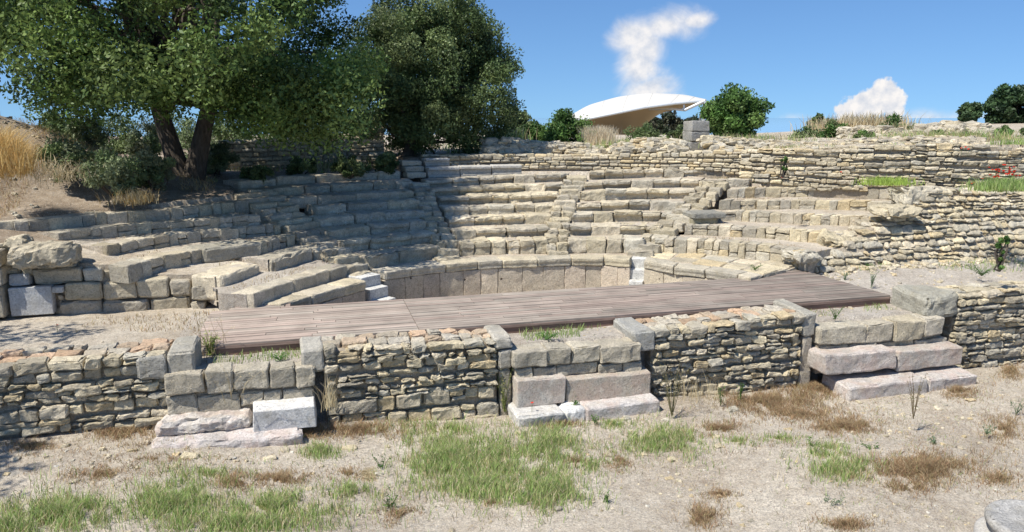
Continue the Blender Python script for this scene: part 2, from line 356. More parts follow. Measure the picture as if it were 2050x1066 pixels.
def build_ground():
    def gr(a, b, st_, lo, hi):
        c = list(np.arange(a, b, st_)); s = st_; x = b
        while x < hi: s *= 1.16; x += s; c.append(x)
        s = st_; x = a; l = []
        while x > lo: s *= 1.16; x -= s; l.append(x)
        return np.array(l[::-1]+c)
    us = gr(-10, 13, .075, -260, 260); vs = gr(-5, 13, .075, -30, 300)
    Ug, Vg = np.meshgrid(us, vs, indexing='ij'); Z = ground_z(Ug, Vg)
    P = Wa(np.stack([Ug, Vg, Z], -1)).reshape(-1, 3); n, m = Ug.shape
    i = np.arange(n-1)[:, None]*m + np.arange(m-1)[None]; f = np.stack([i, i+m, i+m+1, i+1], -1).reshape(-1, 4)
    mb = MB(); mb.add(P, f)
    cu = (Ug[:-1, :-1]+Ug[1:, 1:])/2; cv = (Vg[:-1, :-1]+Vg[1:, 1:])/2; R = np.hypot(cu, cv)
    grav = ((cv > -.4) & (cv < 2.7) & (cu > -5.6)); lit = (cv >= 2.7) & (R > 4.7)
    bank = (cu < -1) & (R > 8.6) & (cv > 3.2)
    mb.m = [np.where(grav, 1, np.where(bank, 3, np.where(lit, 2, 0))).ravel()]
    o = mb.build('ground', [M_SOIL, M_GRAV, M_LIT, M_BANK]); o['kind'] = 'structure'
    mb = MB(); mb.add([(-8000, -200, -30), (8000, -200, -30), (8000, 8500, -30), (-8000, 8500, -30)], [(0, 1, 2, 3)])
    m, nt, b = new_mat('hazy_sea_water'); b.inputs['Base Color'].default_value = (.30, .40, .48, 1); b.inputs['Roughness'].default_value = .06; b.inputs['Specular IOR Level'].default_value = .6  # distance haze over the sea is put into this pale base colour
    o = mb.build('water', m); o['kind'] = 'structure'
build_ground()

# ------------------------------------------------------------------ rubble masonry
def path_fn(path):
    P = np.array(path); d = np.r_[0, np.cumsum(np.hypot(*np.diff(P[:, :2], axis=0).T))]
    def f(s):
        u, v, zb, zt = (np.interp(s, d, P[:, k]) for k in range(4))
        e = .05; du = np.interp(s+e, d, P[:, 0])-np.interp(s-e, d, P[:, 0]); dv = np.interp(s+e, d, P[:, 1])-np.interp(s-e, d, P[:, 1])
        L = math.hypot(du, dv) or 1; return u, v, zb, zt, du/L, dv/L
    return f, d[-1]
def rubble(name, path, label, cat='stone wall', group=None, thick=.55, hs=(.07, .14), ws=(.1, .34), batter=0, cap=True, capal=ORANGE,
           pal=None, mat=None, gap=.018, big=None, jit=.02, r=.018, amp=.016, out=.045, parent=None, split=.2, capw=(.14, .34), wav=.02):
    f, L = path_fn(path); mb = MB(); P = np.array(path)
    z = P[:, 2].min()-.06; ztm = P[:, 3].max()
    def put(s0, s1, z0, z1, off, dep, tn, jj=jit, rr=r, am=amp):
        C = []
        for s in (s0, s1):
            u, v, zb, zt, du, dv = f(s)
            for dd in (-off, dep):
                for zz in (z0, z1):
                    bt = batter*(zz-zb); C.append([u - dv*(dd+bt)*1.0, v + du*(dd+bt), zz])
        C = np.array(C) + (rng.random((8, 3))-.5)*2*jj
        stone(mb, C, rr, am, tn, mat=0)
    k = 0
    while z < ztm:
        h = rng.uniform(*hs); rel = (z-P[:, 2].min())/(ztm-P[:, 2].min())
        wsc = 1.0
        if big and rel < big[0]: h = rng.uniform(*big[1]); wsc = big[2]
        s = -rng.uniform(0, .15); ph = rng.uniform(0, 9)
        while s < L:
            w = rng.uniform(*ws)*wsc*(1.0 if rng.random() > .12 else 1.45); s0, s1 = max(s, 0), min(s+w, L); sm = (s0+s1)/2; s += w
            if s1-s0 < .05: continue
            u, v, zb, zt, du, dv = f(sm); wz = wav*math.sin(sm*1.7+ph)
            z0, z1 = z+wz, z+h+wz
            if z1 < zb+.01 or z0 > zt-.05: continue
            if z1 > zt-.03 or (zt-z1) < .045: z1 = zt+rng.uniform(-.015, .012)
            off = rng.uniform(-.012, out); dep = rng.uniform(.14, .24); g = gap*rng.uniform(.4, 1.6)
            if rng.random() < split and (z1-z0) > .085:
                zm = z0+(z1-z0)*rng.uniform(.38, .62)
                put(s0+g/2, s1-g/2, z0+g/2, zm-g/2, off, dep, tint(1, pal)); put(s0+g/2, s1-g/2, zm+g/2, z1-g/2, off+rng.uniform(-.01, .01), dep, tint(1, pal))
            else:
                sh = rng.uniform(0, .25)*(z1-z0) if rng.random() < .3 else 0
                put(s0+g/2, s1-g/2, z0+g/2+sh*.4, z1-g/2-sh*.4, off, dep, tint(1, pal))
        z += h
    if cap:                                            # stones across the top of the wall
        nrow = max(1, int(round((thick-.2)/.2)))
        for q in range(nrow):
            d0 = .17+(thick-.17)*q/nrow; d1 = .17+(thick-.17)*(q+1)/nrow; s = -rng.uniform(0, .2)
            while s < L:
                w = rng.uniform(*capw); s0, s1 = max(s, 0), min(s+w, L); s += w
                if s1-s0 < .05: continue
                u, v, zb, zt, du, dv = f((s0+s1)/2); dz = rng.uniform(-.02, .015)
                put(s0+.008, s1-.008, zt-.11, zt+dz, -d0-rng.uniform(0, .02), d1-rng.uniform(0, .015), tint(1, capal), .014)
    n = max(2, int(L/.25)); V = []; Fq = []
    for i in range(n+1):
        u, v, zb, zt, du, dv = f(L*i/n)
        for d, zz in ((.07, zb-.25), (.07, zt-.06), (thick-.02, zt-.06), (thick-.02, zb-.25)):
            bt = batter*(zz-zb); V.append([u-dv*(d+bt), v+du*(d+bt), zz])
    for i in range(n):
        for a in range(4): b = (a+1) % 4; Fq.append((4*i+a, 4*i+4+a, 4*i+4+b, 4*i+b))
    Fq += [(0, 1, 2, 3), (4*n+3, 4*n+2, 4*n+1, 4*n)]
    mb.add(Wa(np.array(V)), Fq, (1, 1, 1), 1, False)
    o = mb.build(name, [mat or M_RUB, M_CORE], parent)
    if parent is None: tag(o, label, cat, group)
    return o

# front wall sections; end blocks are parts
def end_block(parent, u0, u1, v0, v1, z0, z1, t=None, m=None, r=.03, amp=.012, name='end_block', lab=None):
    mb = MB(); stone(mb, box8(u0, u1, v0, v1, z0, z1, .012), r, amp, t if t is not None else tint(1, GREY)); o = mb.build(name, m or M_BLK, parent)
    if lab: o['label'] = lab
    return o
VF = -.40
def front_wall(u0, u1, zb0, zb1, zt0, zt1, label, **kw):
    t = thing('rubble_wall', W((u0+u1)/2, VF, min(zb0, zb1)), label, 'stone wall', 'rubble walls along the stage front')
    a = kw.pop('a', u0); b = kw.pop('b', u1)
    mid = [(a + (b-a)*q, VF+.012*math.sin(9*q), zb0+(zb1-zb0)*q, zt0+(zt1-zt0)*q + .012*math.sin(q*11)) for q in np.linspace(0, 1, 7)]
    kw.setdefault('thick', .62)
    rubble('stonework', mid, None, parent=t, **kw); return t
t = front_wall(-9.6, -5.28, .55, .45, 1.45, 1.46, 'rubble wall at the left end of the stage front, partly in tree shade', b=-5.42, ws=(.12, .36))
end_block(t, -5.42, -5.14, -.43, .22, 1.10, 1.47, (.46, .43, .36)); end_block(t, -5.73, -5.43, -.45, .0, 1.18, 1.44, (.38, .36, .31))
end_block(t, -5.42, -5.16, -.43, .15, .85, 1.09, (.46, .43, .36))
t = front_wall(-3.83, -1.36, .38, .18, 1.36, 1.30, 'rubble wall between the left and middle stone piers', a=-3.70, b=-1.56, big=(.42, (.15, .2), 1.5), hs=(.06, .12))
end_block(t, -3.97, -3.70, -.42, .25, 1.08, 1.37, (.50, .47, .40)); end_block(t, -1.60, -1.36, -.42, .25, 1.18, 1.33, (.54, .50, .42))
end_block(t, -1.55, -1.37, -.42, .10, .92, 1.17, (.42, .39, .33)); end_block(t, -1.53, -1.38, -.40, .0, .22, .91, (.40, .36, .28), name='mortar_jamb', r=.02)
t = front_wall(.34, 3.05, .32, .22, 1.26, 1.34, 'rubble wall between the middle and right stone piers, orange stones on top', a=.60, b=2.92, hs=(.06, .12), ws=(.11, .33))
end_block(t, .30, .62, -.44, .32, 1.0, 1.27, (.42, .41, .37)); end_block(t, 2.92, 3.13, -.41, .38, 1.0, 1.35, (.46, .43, .36)); end_block(t, 2.94, 3.1, -.40, .2, .2, .99, (.50, .44, .35), name='mortar_jamb', r=.02)
t = front_wall(5.05, 13.5, .22, .2, 1.44, 1.40, 'rubble wall at the right end of the stage front, running out of view', a=5.6, hs=(.07, .13), capal=LT, ws=(.14, .4))
end_block(t, 5.02, 5.62, -.42, .35, 1.10, 1.46, (.40, .38, .31), r=.05, amp=.03, lab='large grey block at the wall end')

def pblocks(parent, rects, v, dep, mat, name='block', r=.018, amp=.015, pal=GREY, jit=.012, tn=None, lip=0):
    out = []
    for q in rects:
        x0, y0, x1, y1 = q[:4]; ua, za = onv(x0, (y0+y1)/2, v); ub, zb_ = onv(x1, (y0+y1)/2, v)
        zt = onv((x0+x1)/2, y0, v)[1]; zb = onv((x0+x1)/2, y1, v)[1]
        mb = MB(); stone(mb, box8(ua+.006, ub-.006, v+rng.uniform(-.015, .015), v+dep, zb+.004, zt-.004, jit), r, amp, tn if tn is not None else tint(1, pal), lip=lip)
        out.append(mb.build(name, mat, parent))
    return out
def pier(ua, ub, zb, label, rects1, rects2):
    t = thing('stone_pier', W((ua+ub)/2, -.48, zb), label, 'stone pier', 'stone piers of the stage front')
    pblocks(t, rects1, -.50, .30, M_BLK); pblocks(t, rects2, -.48, .5, M_BLK)
    mb = MB(); stone(mb, box8(ua+.03, ub-.03, -.42, .05, zb-.3, zb+.35), .01, .003, (1, 1, 1)); mb.build('core', M_CORE, t); return t
pier(-5.4, -3.85, .75, 'left stone pier above the pink and white marble blocks',
     [(330, 748, 410, 790), (410, 742, 465, 788), (465, 740, 540, 782), (540, 738, 590, 778), (590, 736, 630, 776)],
     [(330, 792, 395, 830), (395, 789, 480, 826), (480, 786, 527, 815), (527, 784, 565, 812), (565, 780, 630, 806)])
pier(-1.35, .42, .72, 'middle stone pier above the paired marble blocks',
     [(1028, 703, 1095, 736), (1095, 698, 1145, 732), (1145, 694, 1202, 729), (1202, 690, 1286, 726)],
     [(1032, 738, 1066, 760), (1068, 735, 1115, 757), (1115, 731, 1198, 753), (1198, 727, 1248, 749), (1248, 724, 1287, 746)])
pier(3.15, 5.35, .72, 'right stone pier above the reddish marble blocks',
     [(1643, 655, 1736, 690), (1736, 650, 1790, 686), (1790, 643, 1850, 682), (1850, 637, 1890, 674)],
     [(1645, 692, 1700, 722), (1700, 688, 1755, 716), (1755, 684, 1830, 712), (1830, 680, 1895, 705)])
def marble(px, v, dep, label, mat, t, r=.03, amp=.012, name='marble_block', jit=.012, skew=0):
    x0, y0, x1, y1 = px; ua, _ = onv(x0, (y0+y1)/2, v); ub, _ = onv(x1, (y0+y1)/2, v)
    zt = onv((x0+x1)/2, y0, v)[1]; zb = onv((x0+x1)/2, y1, v)[1]
    C = box8(ua, ub, v, v+dep, zb, zt, jit)
    if skew: C[:2, 1] += skew; C[4:6, 1] -= skew
    mb = MB(); stone(mb, C, r, amp, t, div=(22, 12, 10)); return tag(mb.build(name, mat), label, 'marble block')
PK = (.62, .57, .51); WH = (.66, .645, .61); GW = (.56, .54, .50)
marble((312, 840, 503, 870), -.70, .55, 'rough pinkish marble block on the lower step of the left pier', M_PINK, PK, .05, .03)
marble((505, 818, 633, 862), -.78, .45, 'white squared marble block with a smooth face on the left pier step', M_MARB, WH, .012, .004)
marble((296, 882, 606, 915), -.95, .5, 'long worn pink marble slab lying at the foot of the left pier', M_PINK, (.62, .57, .53), .045, .022)
marble((1035, 760, 1133, 815), -.62, .5, 'smaller pinkish marble block at the foot of the middle pier', M_PINK, (.56, .51, .44), .015, .006)
marble((1135, 753, 1303, 803), -.60, .5, 'long brownish marble block with a worn sloping top edge at the middle pier', M_PINK, (.50, .44, .36), .02, .006)
marble((1036, 830, 1130, 858), -.88, .5, 'grey marble slab at the lower left of the middle pier', M_MARB, GW, .03, .01)
marble((1130, 822, 1174, 856), -.86, .4, 'small white lump of marble between the two lower slabs', M_MARB, WH, .04, .015)
marble((1174, 812, 1322, 850), -.88, .45, 'pink and white marble slab at the lower right of the middle pier', M_PINK, (.60, .56, .52), .025, .01)
marble((1652, 708, 1797, 746), -.78, .6, 'red-stained marble block on the right pier beside the rubble wall', M_PINK, (.56, .50, .44), .03, .014)
marble((1799, 700, 1926, 738), -.74, .55, 'flatter grey-pink marble block on the upper step of the right pier', M_PINK, (.50, .45, .39), .02, .01)
marble((1700, 768, 1858, 805), -1.05, .6, 'reddish marble slab at the lower left of the right pier', M_PINK, (.56, .51, .46), .03, .012)
marble((1860, 755, 1956, 790), -1.02, .55, 'pale pink marble slab at the lower right of the right pier', M_PINK, (.57, .52, .47), .025, .01)

# ------------------------------------------------------------------ wooden deck
def build_deck():
    t = thing('wooden_deck', W(0, 1.2, 1.15), 'long weathered wooden deck laid across the front of the orchestra', 'wooden deck')
    mb = MB(); bw = .098; v = .33
    def seg(u0, u1, v0, v1, z=1.3, jt=.003):
        c = np.array([.345, .285, .235])*rng.uniform(.72, 1.3); c[0] *= rng.uniform(.95, 1.06)
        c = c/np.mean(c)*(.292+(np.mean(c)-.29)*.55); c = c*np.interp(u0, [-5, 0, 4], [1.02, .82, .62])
        C = box8(u0+.004, u1-.004, v0+.006, v1-.006, z-.025+rng.uniform(-jt, jt), z+rng.uniform(-jt, jt)); mbs = C
        g, f = cube_topo(1, 1, 1); P = Wa(np.array([C[a*4+b*2+c_] for a, b, c_ in g])); mb.add(P, f, c, 0, False)
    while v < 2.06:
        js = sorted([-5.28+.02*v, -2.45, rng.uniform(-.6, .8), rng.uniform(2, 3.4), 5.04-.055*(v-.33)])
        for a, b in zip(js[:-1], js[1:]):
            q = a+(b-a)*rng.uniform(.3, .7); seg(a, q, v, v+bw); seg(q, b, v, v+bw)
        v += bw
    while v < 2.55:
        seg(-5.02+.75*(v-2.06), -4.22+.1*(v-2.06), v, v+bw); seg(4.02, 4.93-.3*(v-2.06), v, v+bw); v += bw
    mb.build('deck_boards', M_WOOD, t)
    def bd(n, C, c=(.20, .13, .10)):
        m2 = MB(); stone(m2, C, .004, .0015, c); m2.build(n, M_WOOD, t)
    bd('fascia_board', box8(-5.0, 5.03, .345, .37, 1.12, 1.272)); bd('fascia_board', box8(-5.0, 5.03, .33, .345, 1.235, 1.274), (.24, .17, .135))
    bd('edge_board', box8(5.03, 5.055, .345, 2.1, 1.12, 1.27)); bd('edge_board', box8(4.0, 4.02, 2.06, 2.55, 1.05, 1.27)); bd('edge_board', box8(-4.22, -4.2, 2.06, 2.55, 1.05, 1.27))
    bd('back_beam', box8(-4.2, 4.0, 2.03, 2.05, 1.12, 1.272)); bd('joist', box8(-4.2, -4.13, 2.06, 2.52, 1.16, 1.30), (.30, .23, .19)); bd('joist', box8(3.9, 3.97, 2.06, 2.52, 1.16, 1.30), (.3, .23, .19))
    for u in (-4.6, -3, -1.5, 0, 1.5, 3, 4.6): bd('joist', box8(u, u+.06, .4, 2.0, .9, 1.27))
build_deck()

# ------------------------------------------------------------------ the seating
ROWS = {
'A0': [(153.3,4.79,1.33),(144.0,4.56,1.33),(134.6,4.5,1.33),(130.3,4.53,1.33)],
'A1': [(160.6,5.14,1.52),(154.4,5.11,1.52),(147.4,5.02,1.52),(137.4,4.98,1.52),(128.6,5.1,1.52)],
'A2': [(158.3,5.78,1.68),(150.8,5.84,1.68),(141.2,5.94,1.68)],
'A2b': [(139.9,5.79,1.72),(134.7,5.97,1.72),(124.9,5.95,1.72)],
'A3': [(155.8,7.08,1.9),(143.6,6.84,1.9),(136.5,6.39,1.9),(128.0,6.63,1.9)],
'A4': [(152.0,7.8,2.08),(147.1,7.77,2.08),(138.6,7.45,2.08),(128.5,6.94,2.08)],
'A5': [(152.1,8.68,2.26),(144.7,8.29,2.26),(138.3,7.66,2.26),(130.4,7.21,2.26)],
'A6': [(155.5,9.7,2.44),(152.3,9.21,2.44),(146.3,8.83,2.44),(138.6,8.07,2.44),(127.7,8.05,2.44)],
'B1': [(122.5,5.2,1.57),(105.2,5.2,1.58)], 'B2': [(123.2,5.88,1.771),(103.6,5.74,1.775)], 'B3': [(122.8,6.41,1.937),(103.5,6.2,1.943)],
'B4': [(121.3,6.94,2.093),(102.2,6.72,2.103)], 'B5': [(118.9,7.51,2.269),(101.7,7.2,2.283)], 'B6': [(121.6,8.0,2.414),(101.2,7.7,2.433)],
'B7': [(125.0,8.65,2.57),(119.2,8.72,2.57),(99.6,8.4,2.597)], 'B8': [(124.2,9.22,2.736),(109.8,9.39,2.736),(100.0,9.2,2.765)],
'C0': [(122.7,4.72,1.36),(113,4.64,1.36),(105.6,4.6,1.36),(86.3,4.45,1.36),(68.7,4.55,1.36),(61.0,4.45,1.36)],
'C1': [(100.1,5.24,1.609),(80.2,5.01,1.62),(59.0,5.24,1.631)], 'C2': [(99.2,5.78,1.78),(79.4,5.56,1.801),(56.2,5.98,1.825)],
'C3': [(98.4,6.36,1.951),(78.7,6.17,1.982),(55.2,6.67,2.02)], 'C4': [(98.1,6.8,2.112),(78.4,6.6,2.153),(53.7,7.25,2.206)],
'C5': [(97.6,7.33,2.293),(77.9,7.14,2.346),(52.8,7.97,2.412)], 'C6': [(98.3,7.7,2.442),(77.4,7.72,2.508),(52.9,8.68,2.586)],
'C7': [(97.7,8.3,2.604),(77.0,8.35,2.681),(61.1,9.38,2.74),(47.0,9.9,2.79)],
'D0': [(57.6,4.46,1.36),(49.1,4.09,1.36),(39.7,4.05,1.36),(27.6,3.95,1.36)],
'D1': [(56.8,5.43,1.632),(42.5,5.56,1.637),(33.2,5.61,1.637),(24.1,5.38,1.637),(20.8,5.79,1.637)],
'D2': [(52.0,6.12,1.83),(44.9,6.39,1.834),(33.1,6.6,1.834),(22.4,6.93,1.834)],
'D3': [(51.0,6.64,2.026),(45.3,7.42,2.031),(35.2,7.62,2.031),(25.4,8.41,2.031)],
'D4': [(48.2,7.56,2.217),(35.1,8.91,2.219),(24.5,9.95,2.219)],
'D5': [(48.1,8.39,2.424),(35.7,9.9,2.426),(25.5,10.5,2.46)],
'D6': [(52.4,8.53,2.588),(45.9,9.12,2.603)]}
ROWS['A12'] = [(160, 5.6, 1.6), (152, 5.9, 1.6), (139, 5.95, 1.6), (124, 6.0, 1.6)]
def rowf(k):
    q = np.array(ROWS[k])[::-1]
    return lambda ph: (np.interp(ph, q[:, 0], q[:, 1]), np.interp(ph, q[:, 0], q[:, 2]))
def arc_pos(k, ph): R, z = rowf(k)(ph); u, v = pol(ph, R); return W(u, v, z)
def seat_row(k, label, p0=None, p1=None, rise=.19, w=(.38, .7), depth=.5, style='block', nxt=None, lip=0, r=.014, amp=.017, pal=None, mat=None, tread=.7, name='seat_row', group='stone seat rows of the theatre', lips=.0, gap=.008, treadmat=None):
    f = rowf(k); q = ROWS[k]; p0 = q[0][0] if p0 is None else p0; p1 = q[-1][0] if p1 is None else p1
    R, z = f((p0+p1)/2); u, v = pol((p0+p1)/2, R)
    t = thing(name, W(u, v, z-rise), label, 'seat row', group); ph = p0; pal = pal or GREY+LT[:5]
    mbs = MB(); cnt = 0
    while ph > p1+.05:
        R, z = f(ph); dw = rng.uniform(*w); d = math.degrees(dw/R); pe = max(p1, ph-d)
        if (pe-p1)*R*PI/180 < w[0]*.5: pe = p1
        R2, z2 = f(pe); g = math.degrees(gap/R)/2; dz = rng.uniform(-.014, .01); dr = rng.uniform(-.016, .014); dp = depth*rng.uniform(.9, 1.1)
        if style == 'block':
            mb = MB(); L = lip if rng.random() < .8 else 0
            stone(mb, pol8(ph-g, pe+g, R+dr, R2+dr, (z-rise-.03, z+dz), (z2-rise-.03, z2+dz+rng.uniform(-.01, .01)), dp, dp, .016), r*rng.uniform(.8, 1.5), amp*rng.uniform(.8, 1.5), tint(1, pal), lip=L*rng.uniform(.6, 1.2))
            mb.build('block', mat or M_SEAT, t)
        else:
            zz = [(z-rise-.03, z+dz, z2-rise-.03, z2+dz)]
            if rng.random() < .45:
                m_ = rng.uniform(.35, .6); za = z-rise*m_; zb_ = z2-rise*m_; zz = [(z-rise-.03, za-.004, z2-rise-.03, zb_-.004), (za+.004, z+dz, zb_+.004, z2+dz)]
            for a, b, c, d_ in zz:
                o = dr+rng.uniform(-.012, .012); stone(mbs, pol8(ph-g, pe+g, R+o, R2+o, (a, b), (c, d_), dp, dp, .009), r, amp, tint(1, pal))
        ph = pe; cnt += 1
    if style != 'block': mbs.build('stonework', mat or M_RUB, t)
    # earth and stone packing of the tread behind the front blocks
    n = max(3, int(abs(p0-p1)/1.2)); V = []; Fq = []; K = 6
    fn = rowf(nxt) if nxt else None
    for i in range(n+1):
        ph = p0 + (p1-p0)*i/n; R, z = f(ph); ro = R+tread
        if fn is not None:
            q2 = ROWS[nxt]
            ro = fn(ph)[0]+.12
        for j in range(K+1):
            rr = R+.1+(ro-R-.1)*j/K; u, v = pol(ph, rr); V.append([u, v, z-.018])
    V = np.array(V)
    if k[0] == 'A': V[:, 1] = np.where(V[:, 0] < -5.25, np.maximum(V[:, 1], 3.12), V[:, 1])
    V[:, 2] += .014*fbm(np.c_[V[:, :2]*5, V[:, 2]]); m = K+1
    for i in range(n):
        for j in range(K): a = i*m+j; Fq.append((a, a+1, a+m+1, a+m))
    n0 = len(V); ring = [V[j] for j in range(0, n*m+1, m)]
    mb = MB(); mb.add(Wa(V), Fq, (1, 1, 1), 0)
    # side faces down to the ground below
    for idx in (list(range(0, m)), list(range(n*m, n*m+m))):
        top = V[idx]; bot = top.copy(); bot[:, 2] -= rise+.1; vv = np.r_[top, bot]; mb.add(Wa(vv), [(j, j+1, j+1+m, j+m) for j in range(m-1)], (1, 1, 1), 0)
    mb.build('tread_packing', treadmat or M_LIT, t); return t
# right wedge (D)
ordn = ['lowest', 'second', 'third', 'fourth', 'fifth', 'sixth', 'seventh', 'eighth', 'top']
for k in range(1, 6):
    seat_row('D%d' % k, '%s seat row of small weathered blocks in the right wedge beside the rubble wing wall' % ['', 'lowest', 'second', 'middle', 'fourth', 'top'][k],
             p1={1: 25, 2: 24}.get(k), style='small', w=(.12, .3), depth=.36, nxt='D%d' % (k+1) if k < 5 else None, rise=.21 if k > 1 else .33, pal=LT+GREY, tread=.75, amp=.013)
seat_row('D6', 'short upper seat row of two long blocks at the right stair head', w=(.5, .7), tread=.5)
# middle wedges (C)
for k in range(1, 8):
    sl = 80.6-1.15*(k-1); sr = 76-.95*(k-1); nx = 'C%d' % (k+1) if k < 7 else None
    kw = dict(rise=.2 if k > 1 else .27, nxt=nx, tread=.7 if k < 7 else .5, r=.018, amp=.019)
    if k == 1: kw.update(w=(.26, .42), pal=LT[:5])
    lb = ['', 'lowest', 'second', 'third', 'fourth', 'fifth', 'sixth', 'top'][k]
    seat_row('C%d' % k, '%s seat row of the left middle wedge behind the curved podium' % lb, p1=sl, lip=.085 if k in (2, 3, 5, 6, 7) else .03, **kw)
    seat_row('C%d' % k, '%s seat row of the right middle wedge behind the curved podium' % lb, p0=sr, lip=.10 if k > 1 else 0, **kw)
# shaded wedge (B)
for k in range(1, 9):
    lb = ['', 'lowest', 'second', 'third', 'fourth', 'fifth', 'sixth', 'seventh', 'top'][k]
    seat_row('B%d' % k, '%s seat row of the tree-shaded wedge left of the middle wedges' % lb, lip=.05 if k in (2, 3) else .01, rise=.2 if k > 1 else .26,
             nxt='B%d' % (k+1) if k < 8 else None, tread=.7, w=(.5, 1.0), r=.018, amp=.019, pal=GREY)
# left wedge (A)
seat_row('A1', 'curved slab row just above the left end of the podium', rise=.32, w=(.35, .6), depth=.34, p0=155.5, nxt='A12', r=.015, amp=.006, pal=GREY, treadmat=M_GRAV)
seat_row('A2', 'big flat-topped slabs at the left end of the seating near the deck', p0=152, rise=.36, w=(.6, 1.0), depth=.55, nxt='A3', r=.03, pal=LT[:5])
seat_row('A2b', 'short row of deep flat slabs right of the big slabs, in the left wedge', rise=.36, w=(.8, 1.3), depth=.45, nxt='A3', r=.04, amp=.02, pal=GREY)
for k in range(3, 7):
    seat_row('A%d' % k, '%s seat row of small upright blocks in the left wedge' % {3: 'lowest', 4: 'second', 5: 'third', 6: 'top'}[k], style='small', w=(.14, .34), depth=.32, rise=.26,
             nxt='A%d' % (k+1) if k < 6 else None, tread=.8, pal=GREY+LT[:5], amp=.012)
mb = MB(); stone(mb, pol8(144.5, 137, 6.75, 6.3, (1.66, 1.93), (1.66, 1.93), .5, .5, .02), .035, .018, (.38, .35, .28), div=(12, 7, 6))
tag(mb.build('stone_block', M_SEAT), 'large pale seat block lying proud of the left wedge rows', 'stone block')

# podium of the orchestra
def podium(k, p0, p1, label, slabw=(.3, .5), cop=(.45, .75), pal=None, zc=.16, zb=.62, mat=None):
    f = rowf(k); t = thing('podium_wall', W(*pol((p0+p1)/2, f((p0+p1)/2)[0]), zb), label, 'podium wall', 'podium walls around the orchestra'); ph = p0
    while ph > p1+.05:
        R, z = f(ph); pe = max(p1, ph-math.degrees(rng.uniform(*cop)/R)); pe = p1 if (pe-p1)*R*PI/180 < .25 else pe; R2, z2 = f(pe)
        mb = MB(); dz = rng.uniform(-.008, .008); dr = rng.uniform(-.015, .015)
        stone(mb, pol8(ph-.05, pe+.05, R-.03+dr, R2-.03+dr, (z-zc, z+dz), (z2-zc, z2+dz), .42, .42, .006), .018, .008, tint(1, GREY+LT[:3]), lip=.015); mb.build('coping_block', M_SEAT, t); ph = pe
    ph = p0
    while ph > p1+.05:
        R, z = f(ph); pe = max(p1, ph-math.degrees(rng.uniform(*slabw)/R)); pe = p1 if (pe-p1)*R*PI/180 < .2 else pe; R2, z2 = f(pe); dr = rng.uniform(-.008, .008)
        mb = MB(); stone(mb, pol8(ph-.015, pe+.015, R+dr*.6, R2+dr*.6, (zb, z-zc-.006), (zb, z2-zc-.006), .2, .2, .004), .012, .006, tint(1, pal or [(.53, .475, .385), (.515, .45, .365), (.54, .48, .385), (.50, .445, .37)]), div=(6, 3, 9)); mb.build('slab', mat or M_POD, t); ph = pe
    ph = p0; n = 30; V = []; Fq = []
    for i in range(n+1):
        a = p0+(p1-p0)*i/n; R, z = f(a)
        for rr, zz in ((R+.18, zb), (R+.18, z-.06), (R+.37, z-.02), (R+(1.7 if k == 'D0' else 1.1), z-.02)): V.append([*pol(a, rr), zz])
    for i in range(n):
        for j in range(3): Fq.append((4*i+j, 4*i+j+1, 4*i+j+5, 4*i+j+4))
    mb = MB(); mb.add(Wa(np.array(V)), Fq); mb.build('backing', M_LIT, t)
podium('C0', 122.7, 61.0, 'main curved podium wall of pinkish slabs behind the deck')
podium('A0', 153.3, 130.3, 'left curved podium wall, its slabs in brown shade')
podium('D0', 57.6, 27.6, 'right curved podium wall of pale slabs beside the white steps', pal=[(.50, .45, .36), (.47, .42, .34)])
mb = MB(); ph = 57.0
while ph > 27:
    w_ = rng.uniform(4, 7); q = rowf('D0'); R1 = q(ph)[0]+.40; rr = R1
    while rr < 5.45:
        d_ = rng.uniform(.3, .5); stone(mb, pol8(ph-.2, max(27, ph-w_)+.2, rr, rr, (1.22, 1.355+rng.uniform(-.012, .012)), (1.22, 1.355+rng.uniform(-.012, .012)), d_-.015, d_-.015, .015), .015, .008, tint(1.05, LT)); rr += d_
    ph -= w_
tag(mb.build('paving_slabs', M_RUB), 'pale flat slabs paving the ledge behind the right podium wall', 'paving')
def white_steps(phc, label, n=3, half=1.9):
    t = thing('marble_steps', W(*pol(phc, 4.4), .7), label, 'steps', 'white marble steps up to the seating')
    for i in range(n):
        R = 4.72-.2*i; z = 1.33-.185*i; mb = MB()
        stone(mb, pol8(phc+half, phc-half, R, R, (z-.19, z), (z-.19, z), .45, .45, .001), .008, .002, (.55, .54, .50)); mb.build('step', M_NEWM, t)
white_steps(59.3, 'clean white marble steps at the right end of the main podium', 4, 1.75)
white_steps(126.4, 'clean white marble steps between the left and main podium', 4, 2.6)

# stairways between the wedges
def stairway(label, phf, wf, Rk, zk, k0=0, k1=7):
    t = thing('stairway', W(*pol(phf((k0+k1)/2), Rk((k0+k1)/2)), zk(k0)), label, 'stairs', 'ruined stairs between the seat wedges')
    k = k0
    while k < k1:
        for j in range(2):
            kk = k+.5*j+.25; ph = phf(kk); hw = wf(kk)/2; R = Rk(kk); z = zk(kk); d = math.degrees(hw/R)
            mb = MB()
            if rng.random() < .5:
                m = rng.uniform(-.3, .3)*d
                stone(mb, pol8(ph+d, ph+m+.1, R, R, (z-.2, z+rng.uniform(-.02, .02)), (z-.2, z), .42, .42, .02), .02, .018, tint(.95, GREY+LT[:3])); stone(mb, pol8(ph+m-.1, ph-d, R, R, (z-.2, z), (z-.2, z+rng.uniform(-.03, .01)), .42, .42, .02), .02, .018, tint(.95, GREY+LT[:3]))
            else: stone(mb, pol8(ph+d, ph-d, R, R, (z-.2, z), (z-.2, z+rng.uniform(-.02, .02)), .42, .42, .02), .02, .018, tint(.95, GREY+LT[:3]))
            mb.build('step', M_RUB, t)
        k += 1
